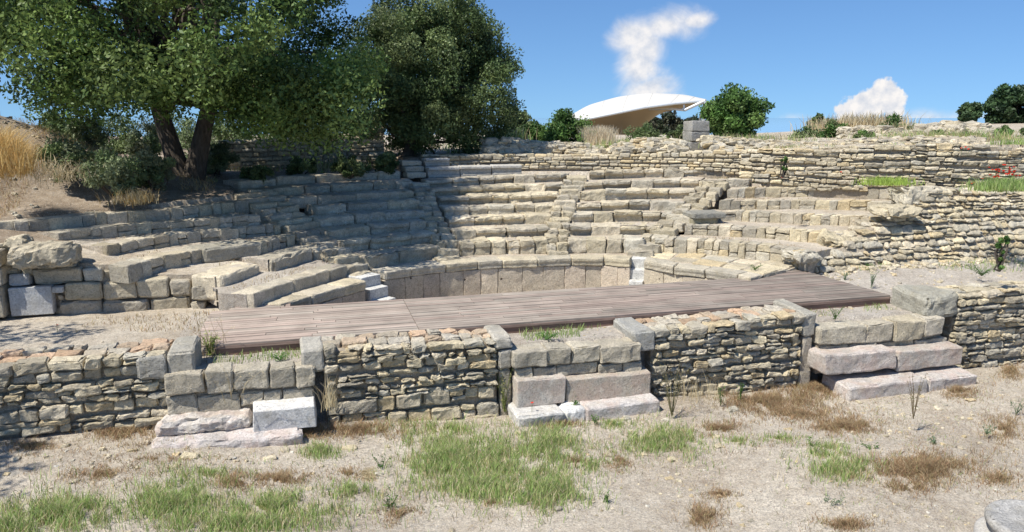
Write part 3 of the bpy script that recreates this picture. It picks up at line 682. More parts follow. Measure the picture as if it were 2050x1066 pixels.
Rc = lambda k: np.interp(k, range(9), [4.75, 5.3, 5.8, 6.35, 6.8, 7.3, 7.75, 8.35, 9.0]); zc_ = lambda k: np.interp(k, range(9), [1.33, 1.58, 1.77, 1.94, 2.11, 2.28, 2.43, 2.60, 2.76])
stairway('rough narrow stair along the edge of the tree shade', lambda k: np.interp(k, [0, 1, 7], [105, 102.6, 98.6]), lambda k: .48-.01*k, Rc, zc_, 0, 7)
Rs = lambda k: np.interp(k, range(8), [4.7, 5.05, 5.6, 6.2, 6.65, 7.2, 7.8, 8.5]); zs_ = lambda k: np.interp(k, range(8), [1.36, 1.62, 1.80, 1.98, 2.155, 2.35, 2.51, 2.69])
stairway('narrow stair of worn stones between the two middle wedges', lambda k: np.interp(k, [0, 1, 7], [78.4, 78.4, 72.2]), lambda k: .42+.01*k, Rs, zs_, 0, 7)
Rd = lambda k: np.interp(k, range(8), [4.8, 5.4, 6.0, 6.7, 7.3, 8.0, 8.7, 9.5]); zd_ = lambda k: np.interp(k, range(8), [1.36, 1.60, 1.82, 2.02, 2.2, 2.4, 2.58, 2.7])
stairway('wider stair of grey blocks between the middle and right wedges', lambda k: np.interp(k, [0, 1, 3, 7], [60.2, 57.6, 53, 49.5]), lambda k: .5+.02*k, Rd, zd_, 0, 6)
Ra = lambda k: np.interp(k, range(8), [4.8, 5.3, 5.9, 6.5, 7.0, 7.5, 8.0, 8.6]); za_ = lambda k: np.interp(k, range(8), [1.30, 1.50, 1.72, 1.88, 2.06, 2.24, 2.42, 2.55])
stairway('collapsed shaded stair between the left wedge and the shaded wedge', lambda k: np.interp(k, [0, 2, 7], [126.2, 124.6, 124.4]), lambda k: np.interp(k, [0, 2, 7], [.45, .6, .95]), Ra, za_, 0, 7)
# overhanging block with its pedestal in the right stair
t = thing('overhanging_seat', W(*pol(48.5, 7.0), 1.85), 'thick dark-edged block overhanging a squared stone beside the right stair', 'stone block')
ua, za = onz(1388, 429, 2.05); ub, _ = onz(1462, 429, 2.05)
mb = MB(); stone(mb, box8(ua, ub, za-.02, za+.5, 1.93, 2.06, .015), .025, .012, (.30, .29, .25), div=(12, 6, 6)); mb.build('seat_block', M_BLK, t)
mb = MB(); stone(mb, box8(ua+.02, ub-.12, za+.06, za+.45, 1.72, 1.93, .01), .015, .006, (.40, .36, .24)); mb.build('pedestal', M_BLK, t)

# ------------------------------------------------------------------ wing walls
rubble('wing_wall', [(5.2, 2.4, 1.28, 1.42), (5.6, 2.4, 1.28, 1.52), (6.07, 2.4, 1.28, 1.72), (6.85, 2.4, 1.3, 2.02), (7.6, 2.4, 1.3, 2.3), (8.1, 2.4, 1.3, 2.46), (8.45, 2.4, 1.3, 2.62), (9.39, 2.4, 1.3, 2.6), (10.6, 2.4, 1.3, 2.52), (14, 2.4, 1.3, 2.5)],
       'tall battered rubble wing wall closing the right end of the seating', batter=.6, thick=.6, hs=(.08, .17), ws=(.12, .36), capal=LT+GREY, jit=.02, amp=.016, r=.045)
for (x0, y0, x1, y1), zt, lab in (((1835, 375, 1958, 428), 2.66, 'largest pale boulder capping the right wing wall'), ((1795, 415, 1905, 455), 2.36, 'second boulder on the stepped edge of the right wing wall'), ((1690, 470, 1738, 512), 1.88, 'squared boulder at the end of the second right seat row'), ((1615, 510, 1700, 545), 1.64, 'long low boulder at the end of the lowest right seat row')):
    um, vm = onz((x0+x1)/2, y0+6, zt); D = np.hypot(*W(um, vm, 0)[:2]); hw = (x1-x0)/2*D/F; hb = (y1-y0)*D/F*.72; hw *= .8; vm += .36
    mb = MB(); C = box8(um-hw, um+hw, vm, vm+.5, zt-hb*(.8 if zt != 2.36 else .62), zt, .03); C[:, 1] += .15*(C[:, 2]-zt+hb)/hb; stone(mb, C, .07, .05, tint(1.05, GREY+LT), div=(16, 10, 9), freq=5)
    tag(mb.build('boulder', M_RUB), lab, 'boulder', 'boulders along the edge of the right wing wall')
lw = thing('wing_wall', W(-6.9, 3.0, 1.15), 'left wing wall of large squared blocks at the end of the seating', 'stone wall')
pblocks(lw, [(130, 567, 205, 603), (205, 565, 272, 600), (272, 560, 338, 597), (338, 562, 383, 594)], 3.0, .5, M_BLK, r=.03, amp=.014, pal=LT[:5]+GREY)
pblocks(lw, [(118, 603, 205, 634), (205, 602, 300, 634), (302, 596, 381, 632)], 3.02, .5, M_BLK, r=.035, amp=.02, pal=GREY)
pblocks(lw, [(384, 574, 418, 602)], 2.9, .5, M_BLK, pal=GREY); pblocks(lw, [(383, 604, 412, 631)], 2.95, .5, M_BLK, pal=GREY); pblocks(lw, [(65, 538, 165, 570), (165, 538, 206, 566)], 3.05, .5, M_BLK, r=.035, amp=.016, pal=LT[:5])
pblocks(lw, [(72, 523, 110, 540), (111, 524, 150, 538), (8, 537, 40, 552), (42, 536, 70, 552), (0, 520, 70, 537), (206, 540, 235, 560), (236, 546, 258, 562)], 3.1, .5, M_RUB, r=.03, amp=.014, pal=LT)
pblocks(lw, [(15, 552, 60, 575)], 3.0, .4, M_MARB, tn=(.45, .45, .43)); pblocks(lw, [(-90, 540, 4, 575), (-90, 575, 6, 640), (-90, 505, 0, 538)], 2.85, .5, M_BLK, pal=GREY)
for x in (112, 116): pblocks(lw, [(112, 592, 128, 604), (114, 604, 128, 618), (112, 618, 126, 632)], 3.06, .3, M_RUB, r=.03) if x == 112 else None
mb = MB(); stone(mb, box8(-9.2, -5.72, 3.14, 3.6, .9, 1.56), .01, .004, (1, 1, 1)); mb.build('core', M_CORE, lw)
t = thing('upright_slab', W(-7.9, 2.96, 1.15), 'upright pale marble panel with a notched corner set in the left wing wall', 'marble panel')
pblocks(t, [(18, 575, 106, 632)], 2.95, .16, M_MARB, name='panel', r=.01, amp=.003, tn=(.50, .50, .48), jit=.003); pblocks(t, [(102, 575, 127, 588)], 2.952, .15, M_MARB, name='lug', r=.01, amp=.002, tn=(.50, .50, .48), jit=.002)
for (x0, y0, x1, y1), zt, lab in (((20, 486, 150, 528), 2.22, 'big rounded boulder lying on the left end of the second seat row'), ((-60, 520, 40, 536), 1.95, 'flat broad boulder on top of the left wing wall'), ((5, 470, 48, 492), 2.3, 'small boulder behind the big rounded boulder on the left')):
    um, vm = onz((x0+x1)/2, y0+8, zt); D = np.hypot(*W(um, vm, 0)[:2]); hw = (x1-x0)/2*D/F*.78; hb = (y1-y0)*D/F*.8
    mb = MB(); stone(mb, box8(um-hw, um+hw, vm-.15, vm+.45, zt-hb, zt, .03), .06, .05, tint(1.0, LT[:3]), div=(16, 10, 9), freq=5); tag(mb.build('boulder', M_BLK), lab, 'boulder', 'boulders on the left end of the seating')
# parapets
rubble('parapet_wall', PAR, 'low parapet wall of small coursed stones along the top of the theatre', thick=.5, hs=(.07, .10), ws=(.12, .32), capal=LT, gap=.01, jit=.009, amp=.008, r=.025, out=.015, split=.12)
rubble('upper_wall', RPAR, 'high dry-stone wall of thin flat courses behind the right terrace', thick=.5, hs=(.06, .13), ws=(.12, .40), split=.35, capal=LT, gap=.012, jit=.018, amp=.014, r=.02, out=.035, wav=.045)
for (x0, y0, x1, y1), tn, lab in (((1590, 307, 1652, 333), (.44, .42, .37), 'large rounded grey stone in the right dry-stone wall beside the hanging plant'), ((1625, 333, 1665, 352), (.47, .44, .38), 'pale boulder low in the right dry-stone wall below the large grey stone')):
    pass
# bench of moulded marble on the top row
t = thing('marble_bench', W(0, 9.1, 2.66), 'row of moulded white marble seat blocks on the top row under the parapet', 'marble seats')
def mould(p0, p1, R, zb, zt, lip=.05):
    mb = MB(); h = zt-zb
    stone(mb, pol8(p0, p1, R+.03, R+.03, (zb, zb+h*.28), (zb, zb+h*.28), .4, .4, .002), .012, .003, (.44, .42, .37)); stone(mb, pol8(p0, p1, R+.07, R+.07, (zb+h*.26, zb+h*.72), (zb+h*.26, zb+h*.72), .36, .36, .002), .01, .003, (.45, .43, .38)); stone(mb, pol8(p0, p1, R, R, (zb+h*.7, zt), (zb+h*.7, zt), .42, .42, .002), .02, .003, (.50, .48, .43))
    mb.build('seat_block', M_MARB, t)
mould(96.3, 91.2, 8.85, 2.60, 2.86); mould(91.1, 86.1, 8.85, 2.61, 2.87); mould(86.0, 81.2, 8.85, 2.62, 2.88); mould(96.2, 92.4, 9.15, 2.87, 3.05)
pb = [(800, 322, 848, 337), (806, 336, 850, 348), (812, 347, 852, 358)]
t = thing('stone_steps', W(*pol(98, 9.3), 2.6), 'stack of three weathered step blocks left of the marble bench', 'stone steps')
for i, (a, b) in enumerate(((2.6, 2.74), (2.74, 2.87), (2.87, 3.0))):
    mb = MB(); stone(mb, pol8(99.6, 96.6, 8.9+.2*i, 8.9+.2*i, (a, b), (a, b), .4, .4, .01), .025, .01, tint(1, GREY)); mb.build('step', M_SEAT, t)
# pillar stub
def pillar():
    p = at(1393, 300, 21.0); u, v = to_uv(p[0], p[1]); z = p[2]
    t = thing('stone_pillar', W(u, v, z), 'square grey pillar stub of stacked blocks standing behind the parapet', 'pillar')
    for (hw, z0, z1, dx) in ((.33, -.1, .22, .04), (.27, .22, .48, -.01), (.26, .48, .76, -.02)):
        mb = MB(); stone(mb, box8(u-hw+dx, u+hw+dx, v-.25, v+.25, z+z0, z+z1, .012), .022, .01, (.36, .35, .32)); mb.build('block', M_BLK, t)
pillar()

# ------------------------------------------------------------------ vegetation
def tube(mb, pts, rad, seg=8, t=(1, 1, 1), mat=0):
    P = np.array(pts, float); n = len(P); d = np.gradient(P, axis=0); d /= np.linalg.norm(d, axis=1, keepdims=True)+1e-9
    ref = np.array([.3, .1, 1.0]); a = np.cross(d, ref); a /= np.linalg.norm(a, axis=1, keepdims=True)+1e-9; b = np.cross(d, a)
    th = np.linspace(0, 2*PI, seg, endpoint=False); rad = np.broadcast_to(rad, n)
    V = (P[:, None] + rad[:, None, None]*(a[:, None]*np.cos(th)[None, :, None] + b[:, None]*np.sin(th)[None, :, None])).reshape(-1, 3)
    Fq = [(i*seg+j, i*seg+(j+1) % seg, (i+1)*seg+(j+1) % seg, (i+1)*seg+j) for i in range(n-1) for j in range(seg)]
    mb.add(V, Fq, t, mat)
def unit(n):
    d = rng.normal(size=(n, 3)); return d/np.linalg.norm(d, axis=1, keepdims=True)
def leaves(mb, C, L, tints, up=.25, asp=.5, outw=None):
    n = len(C); L = np.broadcast_to(L, n)[:, None]; a = unit(n); nrm = unit(n)*.8 + np.array([0, 0, up])
    if outw is not None: nrm = nrm + .7*outw
    b = np.cross(nrm, a); b /= np.linalg.norm(b, axis=1, keepdims=True)+1e-9
    V = np.stack([C-a*L/2, C+b*L*asp/2-a*L*.05, C+a*L/2, C-b*L*asp/2-a*L*.05], 1).reshape(-1, 3)
    mb.add(V, np.arange(4*n).reshape(-1, 4), np.repeat(np.broadcast_to(tints, (n, 3)), 4, axis=0), 0, False)
def clump_leaves(mb, cen, rad, per, L, pal, flat=.8, vary=.25):
    cen = np.asarray(cen); k = len(cen); rad = np.broadcast_to(rad, k); ix = np.repeat(np.arange(k), per); n = len(ix)
    d = unit(n); rr = rng.random(n)**.45; P = cen[ix] + d*(rr*rad[ix])[:, None]*np.array([1, 1, flat])
    P += .25*rad[ix][:, None]*nv(P*1.0, 2.2/ max(.2, float(rad.mean())))
    pal = np.array(pal); c = (pal[rng.integers(len(pal), size=k)]*rng.uniform(.68, 1.35, (k, 1)))[ix]*rng.uniform(1-vary, 1+vary, (n, 1))
    leaves(mb, P, L*rng.uniform(.7, 1.3, n), c, outw=d)
def crown_pts(c, R, n, lo=.5, seed=0, shape=None):
    out = []; c = np.array(c); R = np.array(R)
    while len(out) < n:
        d = unit(1)[0]; q = rng.uniform(lo, 1)**.6; bump = 1+.22*n3((d*2.1+seed)[None])[0]
        p = d*q*bump
        if shape and not shape(c+p*R): continue
        out.append(c+p*R)
    return np.array(out)
def tree(name, label, base, cc, R, n, per, crad, L, pal, trunk=.3, cat='tree', group=None, forks=2, lo=.45, nlimb=26, flat=.8, shape=None, seed=0, hubpts=None, extra=None):
    base = np.array(base, float); t = thing(name, base, label, cat, group)
    cl = crown_pts(cc, R, n, lo, seed, shape); mb = MB()
    if extra is not None: cl = np.r_[cl, extra]; n = len(cl)
    pass; clump_leaves(mb, cl, rng.uniform(*crad, n), per, L, pal, flat)
    mb.build('crown', M_LEAF, t)
    mb = MB(); hubs = []
    for i in range(forks):
        a = 2*PI*i/forks+.4; h = np.array(cc)*.55+base*.45 + np.array([math.cos(a), math.sin(a)*.5, 0])*R[0]*.28*(forks > 1); b0 = base+np.array([math.cos(a)*trunk*.35*(forks > 1), 0, -.25]); h = h if hubpts is None else np.array(hubpts[i])
        m = b0*.6+h*.4+np.array([math.cos(a)*trunk*.3, 0, 0]); P = [b0+(m-b0)*q for q in (0, .12, .5, 1)]+[m+(h-m)*.5+rng.normal(size=3)*trunk*.25, h]
        tube(mb, P, [trunk*1.25, trunk, trunk*.82, trunk*.72, trunk*.6, trunk*.45], 10); hubs.append((m, h))
    for k in rng.permutation(n)[:nlimb]:
        m, h = hubs[k % forks]; s = m+(h-m)*rng.uniform(.2, 1); e = cl[k]; q = [s+(e-s)*x + np.array([0, 0, 1])*.12*np.linalg.norm(e-s)*math.sin(x*PI)*rng.uniform(-.6, 1) + rng.normal(size=3)*.05*(0 < x < 1) for x in np.linspace(0, 1, 6)]
        tube(mb, q, np.linspace(trunk*.33, trunk*.05, 6), 6)
    mb.build('trunk', M_BARK, t); return t
OAK = [(.10, .16, .04), (.135, .205, .05), (.065, .105, .03), (.18, .25, .07)]
OLV = [(.105, .15, .055), (.14, .185, .07), (.08, .12, .042), (.175, .22, .09)]
GRN = [(.08, .16, .035), (.11, .20, .05), (.06, .12, .03), (.14, .22, .06)]
GRY = [(.24, .28, .15), (.19, .24, .11), (.30, .33, .20), (.14, .19, .08)]
tree('spreading_tree', 'large spreading dark green tree with a forked trunk on the left terrace', at(375, 352, 18.0), (-6.45, 15.6, 6.35), (4.75, 4.0, 3.3), 270, 640, (.45, .78), .088, OAK, trunk=.26, forks=2, lo=.3, nlimb=60, shape=lambda p: not (p[2] < 4.35 and abs(p[0]+7.3) < 1.3) and p[2] > 3.6 and not (p[2] > 5.3 and p[0] > -3.75), hubpts=[(-6.3, 16.4, 5.6), (-7.8, 16.6, 5.6)], extra=np.c_[rng.uniform(-5.2, -3.0, 34), rng.uniform(13.6, 16.5, 34), rng.uniform(3.85, 5.0, 34)])
tree('rounded_tree', 'dense rounded olive-green tree standing behind the stepped seats, left of the marble bench', at(800, 330, 20.0), (-2.15, 20.6, 5.05), (2.15, 2.0, 2.3), 230, 760, (.36, .56), .075, OLV, trunk=.2, forks=1, lo=.2, nlimb=24, seed=3)
tree('shade_tree', 'tree just outside the left edge whose shade falls on the left wall', (-10.6, 5.4, .6), (-9.8, 5.7, 6.0), (2.1, 3.3, 1.4), 60, 260, (.4, .7), .12, OAK, trunk=.2, forks=1, nlimb=12)
def px_tree(name, label, x0, y0, x1, y1, D, pal, L=.1, n=50, per=260, trunk=.12, cat='tree', group=None, depth=.9, lo=.4, flat=.85, cr=(.22, .36), forks=1):
    a = at(x0, y1, D); b = at(x1, y0, D); c = (a+b)/2; w = abs(b[0]-a[0])/2; h = (b[2]-a[2])/2
    return tree(name, label, (c[0], c[1], a[2]-.25), (c[0], c[1], a[2]+h), (w*.86, w*depth, h*.9), n, per, (w*cr[0], w*cr[1]), L, pal, trunk, cat, group, forks, lo, 10, flat)
px_tree('bushy_tree', 'round bright green bushy tree right of the white canopy', 1395, 172, 1548, 292, 32, GRN, .13, 85, 300)
px_tree('bushy_tree', 'small dark bushy tree between the rounded tree and the canopy', 1000, 214, 1064, 292, 27, OLV, .12, 35, 220, cr=(.3, .5))
px_tree('distant_tree', 'dark spreading tree at the far right skyline', 1950, 172, 2100, 262, 40, [(.045, .085, .035), (.06, .105, .04), (.035, .065, .03)], .16, 70, 300, cr=(.2, .35))
px_tree('distant_tree', 'lower paler green lobe of tree at the left foot of the right skyline tree', 1912, 200, 1975, 254, 39, [(.07, .12, .05), (.09, .14, .055)], .15, 26, 200, cr=(.3, .45))
px_tree('distant_tree', 'small dark tree on the skyline left of the cumulus cloud', 1608, 232, 1662, 268, 38, OLV, .14, 24, 180, cr=(.3, .45))
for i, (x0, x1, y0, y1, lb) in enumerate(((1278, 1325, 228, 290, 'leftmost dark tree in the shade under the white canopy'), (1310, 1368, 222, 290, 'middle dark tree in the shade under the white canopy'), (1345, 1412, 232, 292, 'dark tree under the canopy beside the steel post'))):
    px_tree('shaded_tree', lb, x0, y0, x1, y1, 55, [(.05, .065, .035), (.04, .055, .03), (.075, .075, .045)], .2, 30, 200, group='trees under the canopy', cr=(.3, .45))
def bush(label, x0, y0, x1, y1, D, pal, L=.07, n=26, per=200, name='bush', cat='bush', group='bushes on the bank and skyline', depth=.8, flat=.9):
    a = at(x0, y1, D); b = at(x1, y0, D); c = (a+b)/2; w = abs(b[0]-a[0])/2; h = abs(b[2]-a[2])
    cl = crown_pts((c[0], c[1], a[2]+h*.42), (w*.85, w*depth, h*.55), n, .3); mb = MB(); clump_leaves(mb, cl, rng.uniform(.25, .4, n)*min(w, h*.9), per, L, pal, flat)
    base = (c[0], c[1], a[2]-.1); t = thing(name, base, label, cat, group); mb.build('foliage', M_LEAF, t)
    mb = MB()
    for k in range(6): e = cl[rng.integers(n)]; tube(mb, [np.array(base), (np.array(base)+e)/2+rng.normal(size=3)*.05, e], [.022, .015, .008], 5)
    mb.build('stems', M_BARK, t); return t
bush('bright green bush left of the pale dry grass, behind the parapet', 1078, 224, 1186, 300, 23.0, GRN, .08, 52, 260)
bush('green bush touching the left tip of the white canopy', 1026, 240, 1105, 300, 24.0, GRN+OLV, .08, 40, 240)
bush('low green bush in front of the pale dry grass', 1150, 262, 1205, 296, 22.0, GRN, .07, 18, 180)
bush('dark green bush under the middle of the canopy', 1250, 250, 1335, 300, 26.0, OLV, .08, 24, 180)
bush('grey-green bush under the canopy left of the pillar stub', 1330, 248, 1382, 298, 25.0, GRY+OLV, .08, 20, 160)
bush('dense bush left of the skyline rubble mound', 1628, 242, 1710, 298, 28.0, GRN+OLV, .09, 26, 220)
bush('wide low bush right of the gap in the skyline', 1565, 256, 1655, 298, 29.0, OLV, .09, 24, 200)
for x0, y0, x1, y1, D, lb in ((1850, 262, 1905, 290, 24, 'low green shrub left of the long ruined wall'), (1975, 255, 2040, 285, 25, 'low green shrub under the right skyline tree'), (1900, 268, 1985, 292, 23, 'flat green shrub below the long ruined wall'), (2020, 262, 2080, 290, 23, 'green shrub on the slope at the right edge'), (1700, 262, 1760, 286, 26, 'small shrub in front of the skyline rubble mound')):
    bush(lb, x0, y0, x1, y1, D, GRN+OLV, .07, 18, 180)
bush('green bush on top of the skyline rubble mound', 1745, 234, 1828, 278, 31.0, OLV+GRN, .09, 22, 180)
bush('small bush at the right end of the rubble mound', 1800, 242, 1856, 284, 30.0, GRY, .09, 16, 160)
for i, (x0, y0, x1, y1, D, lb) in enumerate(((60, 262, 190, 350, 16.0, 'olive bush at the left foot of the orange dry grass'), (150, 285, 285, 385, 15.2, 'largest grey-green shrub on the left bank'), (255, 290, 350, 375, 16.4, 'grey-green shrub just left of the forked trunk'), (400, 285, 470, 350, 19.0, 'pale shrub just right of the forked trunk'),
        (250, 235, 340, 330, 21.0, 'tall pale weeds behind the left shrubs'), (120, 225, 230, 300, 19.5, 'tall pale shrub on the crest of the left bank'), (330, 250, 450, 340, 22.0, 'pale bushy growth behind the forked trunk'))):
    bush(lb, x0, y0, x1, y1, D, GRY if i != 0 else OLV+GRY, .06, 30, 260, name='shrub', cat='shrub')
for i, (x0, y0, x1, y1, D, lb) in enumerate(((470, 330, 560, 365, 17.5, 'dark low shrub in the tree shade right of the trunk'), (560, 318, 650, 352, 18.5, 'dark weeds along the shaded terrace edge'), (660, 312, 740, 350, 18.2, 'leafy dark weeds at the foot of the rear rubble wall'), (745, 300, 800, 345, 18.6, 'dark shrub filling the gap under the rounded tree'))):
    bush(lb, x0, y0, x1, y1, D, OLV, .06, 18, 200, name='shrub', cat='shrub', group='shrubs in the tree shade')
for x0, x1, y0, y1, D, lb in ((60, 170, 215, 300, 27, 'dim olive thicket behind the left bank crest'), (150, 300, 225, 305, 27, 'broad thicket seen under the left limbs of the spreading tree'), (280, 420, 232, 305, 28, 'thicket behind the forked trunk of the spreading tree'), (410, 540, 236, 300, 28, 'thicket above the left end of the rear rubble wall'), (520, 650, 238, 298, 28, 'thicket above the middle of the rear rubble wall'), (640, 780, 232, 300, 27, 'thicket between the spreading tree and the rounded tree')):
    bush(lb, x0, y0, x1, y1, D, OLV+GRY[3:], .08, 30, 220, name='thicket', group='thickets behind the left terrace')
bush('small plant hanging in a joint of the right dry-stone wall', 1560, 303, 1580, 345, 16.1, GRN, .04, 10, 120, name='wall_plant', cat='plant', group=None)
bush('climbing plant on the right wing wall near the picture edge', 1985, 465, 2030, 528, 13.6, GRN, .04, 12, 140, name='wall_plant', cat='plant', group=None)

# grass: blades rooted on the ground
def blades(mb, P, h, pal, w=.003, lean=.75, var=.35):
    n = len(P); h = np.broadcast_to(h, n)*rng.uniform(.3, 1.2, n); a = rng.uniform(0, 2*PI, n); d = np.stack([np.cos(a), np.sin(a), 0*a], 1)
    fa = rng.uniform(-.9, .9, n); s = np.stack([np.cos(fa), np.sin(fa), 0*fa], 1)*w
    ln = rng.uniform(.05, lean, n)[:, None]; hh = h[:, None]; up = np.array([[0, 0, 1.0]])
    m = P + up*hh*.55 + d*ln*hh*.35; tp = P + up*hh*.95 + d*ln*hh*1.1
    V = np.stack([P-s, P+s, m+s*.8, m-s*.8, tp+s*.15, tp-s*.15], 1).reshape(-1, 3); i = np.arange(n)[:, None]*6
    f = np.concatenate([i+np.array([[0, 1, 2, 3]]), i+np.array([[3, 2, 4, 5]])]); pal = np.array(pal)
    c = pal[rng.integers(len(pal), size=n)]*rng.uniform(1-var, 1+var, (n, 1)); mb.add(V, f, np.repeat(c, 6, axis=0), 0, False)
def ell(cx, cy, rx, ry, n, zg=.3, pw=.5):            # points on the ground inside an ellipse given where it is seen
    th_ = rng.uniform(0, 2*PI, n); r = np.abs(rng.normal(size=n))*.62; r = r*(1+.5*n3(np.c_[np.cos(th_)*1.8+cx, np.sin(th_)*1.8+cy, th_*0]))
    x = cx+rx*r*np.cos(th_); y = cy+ry*r*np.sin(th_)
    for _ in range(3):
        b = (533-y)/F; a = (x-1025)/F; dy = math.cos(PITCH)+b*math.sin(PITCH); dz = -math.sin(PITCH)+b*math.cos(PITCH); t = (zg-H)/dz
        X = a*t; Y = dy*t; u, v = to_uv(X, Y); zg = ground_z(u, v)
    k = nv_k = n3(np.stack([X*9, Y*9, X*0+cx], -1)) + .5*n3(np.stack([X*27, Y*27, X*0], -1)); P = np.stack([X, Y, zg], -1)
    return P[k > -.6+1.0*rng.random(n)*(.35+.65*np.clip(r, 0, 1.2))]
GG = [(.27, .40, .11), (.33, .45, .15), (.22, .33, .09), (.42, .46, .20), (.36, .45, .15)]
BR = [(.36, .23, .13), (.44, .29, .17), (.30, .19, .11), (.48, .36, .21), (.30, .26, .12)]
ST = [(.60, .50, .30), (.52, .42, .24), (.66, .57, .38), (.45, .36, .22)]
mb = MB()
for cx, cy, rx, ry, n, h in ((900, 920, 115, 68, 6500, .13), (960, 975, 100, 40, 3500, .11), (1095, 895, 90, 50, 4200, .12), (1092, 985, 95, 38, 4200, .12), (1000, 930, 60, 60, 2400, .12), (1325, 885, 95, 30, 3600, .10), (1690, 940, 62, 28, 2400, .11), (1650, 905, 50, 16, 900, .09),
        (350, 1010, 95, 55, 4200, .12), (130, 1035, 150, 40, 5000, .13), (560, 1020, 150, 35, 3800, .11), (640, 905, 38, 16, 900, .09), (480, 1055, 150, 18, 2500, .12), (20, 1060, 60, 25, 1200, .14), (880, 860, 90, 14, 1500, .08), (710, 985, 60, 22, 700, .09), (1230, 850, 60, 12, 500, .07), (1560, 880, 60, 12, 450, .06), (1480, 885, 40, 10, 350, .06),
        (420, 950, 120, 30, 900, .07), (1190, 935, 70, 25, 600, .07)):
    blades(mb, ell(cx, cy, rx*1.05, ry*1.05, int(n*1.55)), h*.95, GG+ST[1:3])
tag(mb.build('green_grass', M_GRASS), 'fresh green grass growing in patches on the dry ground before the wall', 'grass', kind='stuff')
mb = MB()
for cx, cy, rx, ry, n, h in ((250, 865, 130, 30, 4200, .08), (200, 950, 140, 30, 1600, .05), (560, 960, 70, 18, 1700, .06), (470, 965, 40, 22, 1100, .06), (720, 862, 130, 18, 3200, .09), (1540, 805, 140, 32, 7500, .11), (1690, 855, 95, 22, 3600, .09), (1640, 780, 90, 22, 3200, .10), (1600, 830, 110, 18, 3000, .07), (1850, 940, 125, 36, 6500, .10), (1820, 975, 60, 20, 1400, .07),
        (1405, 1035, 38, 28, 1500, .08), (1440, 990, 40, 14, 500, .05), (1920, 785, 45, 20, 1400, .09), (2025, 745, 35, 25, 1300, .10), (2010, 860, 60, 40, 1500, .08), (1690, 1052, 60, 16, 1100, .07), (1440, 860, 60, 20, 1500, .08), (1240, 925, 40, 22, 700, .06), (1150, 925, 30, 14, 400, .06), (800, 1030, 60, 30, 700, .05),
        (620, 870, 60, 12, 1100, .08), (985, 1005, 25, 10, 350, .05), (1120, 850, 60, 10, 700, .09), (380, 880, 120, 14, 1200, .06), (60, 900, 100, 20, 1200, .06), (700, 950, 50, 18, 500, .05), (330, 920, 200, 18, 900, .04), (2000, 960, 60, 20, 900, .06)):
    blades(mb, ell(cx, cy, rx, ry, int(n*1.5)), h*.8, BR+ST[3:], w=.0025, lean=1.3)
tag(mb.build('brown_grass', M_GRASS), 'low fuzzy brown dried grass in mats on the ground before the wall', 'dry grass', kind='stuff')
mb = MB()
def strawpx(cx, cy, rx, ry, n, h, D, pal, w=.006, lean=.5):
    x = cx+rx*rng.normal(size=n)*.5; P = np.array([at(a, cy+ry*rng.normal()*.5, D+rng.normal()*.25) for a in x]); blades(mb, P, h, pal, w, lean)
OR = [(.60, .40, .14), (.66, .48, .20), (.52, .33, .12), (.70, .55, .28)]
strawpx(0, 330, 45, 26, 2600, .5, 14.6, OR, .004, .9); strawpx(40, 338, 30, 16, 900, .4, 14.4, OR, .004, .9); strawpx(110, 350, 60, 20, 500, .14, 14.4, ST, .004, 1.2)
strawpx(1197, 292, 28, 3, 2200, .52, 22.0, [(.66, .58, .42), (.72, .66, .5), (.6, .48, .32)], .006, .6); strawpx(1690, 262, 60, 10, 900, .45, 32, ST, .013); strawpx(1740, 255, 80, 6, 900, .5, 33, ST+[(.5, .5, .35)], .013); strawpx(1820, 275, 50, 8, 500, .45, 30, ST, .012)
strawpx(1500, 285, 130, 5, 900, .22, 22, GG+ST, .006, .8); strawpx(1900, 282, 160, 10, 2200, .22, 22, GG+ST, .006, .9); strawpx(1280, 296, 90, 4, 700, .22, 21, GG, .006, .7); strawpx(1000, 285, 50, 8, 500, .45, 23, ST+GG, .01); strawpx(1400, 800, 50, 10, 110, .34, 9.7, ST, .0022, .5); strawpx(660, 815, 16, 10, 90, .35, 8.6, ST, .004, .5)
tag(mb.build('straw_grass', M_GRASS), 'tall straw-coloured and orange dry grass on the bank and skyline', 'dry grass', kind='stuff')
mb = MB()
def spread(u0, u1, v0, v1, n, h, pal, w=.004, lean=.6):
    u = rng.uniform(u0, u1, n); v = rng.uniform(v0, v1, n); k = n3(np.stack([u*1.5, v*1.5, u*0+4], -1)) > .05; u, v = u[k], v[k]
    blades(mb, Wa(np.stack([u, v, ground_z(u, v)], -1)), h, pal, w, lean)
spread(4.5, 10.5, 4.8, 7.6, 2600, .09, GG+ST, .006); strawpx(1775, 370, 50, 3, 900, .16, 17.3, [(.36, .50, .09), (.42, .54, .13)], .005, .7); strawpx(2010, 380, 60, 5, 1500, .2, 16.6, GG, .006, .7)
spread(9.2, 13, 2.9, 4.4, 3800, .16, GG, .007); spread(-13, -8.6, 4.0, 8, 9000, .10, ST+BR+BR, .004, 1.3); spread(-10, -5, 7, 9.5, 4000, .12, ST+BR+OR, .004, 1.2); strawpx(265, 405, 40, 8, 500, .22, 14.8, OR+ST, .004, 1.0); spread(-9, -3, 8.6, 11.5, 5200, .14, ST+GG+BR, .007, .8)
spread(6, 11, 1.4, 2.3, 900, .10, GG, .005); spread(-7, -5.0, .5, 2.7, 1300, .06, BR+ST, .004, .9); spread(-3.7, -.8, 10.2, 13.5, 2000, .3, GRN+ST, .008); spread(0, 9, 11, 18, 5200, .22, GG+ST, .009)
spread(-1.1, .25, -.1, .3, 420, .10, GG, .004); spread(-5.0, -3.9, -.05, .3, 260, .08, GG, .004); spread(3.2, 4.9, 0, .3, 200, .08, GG, .004)
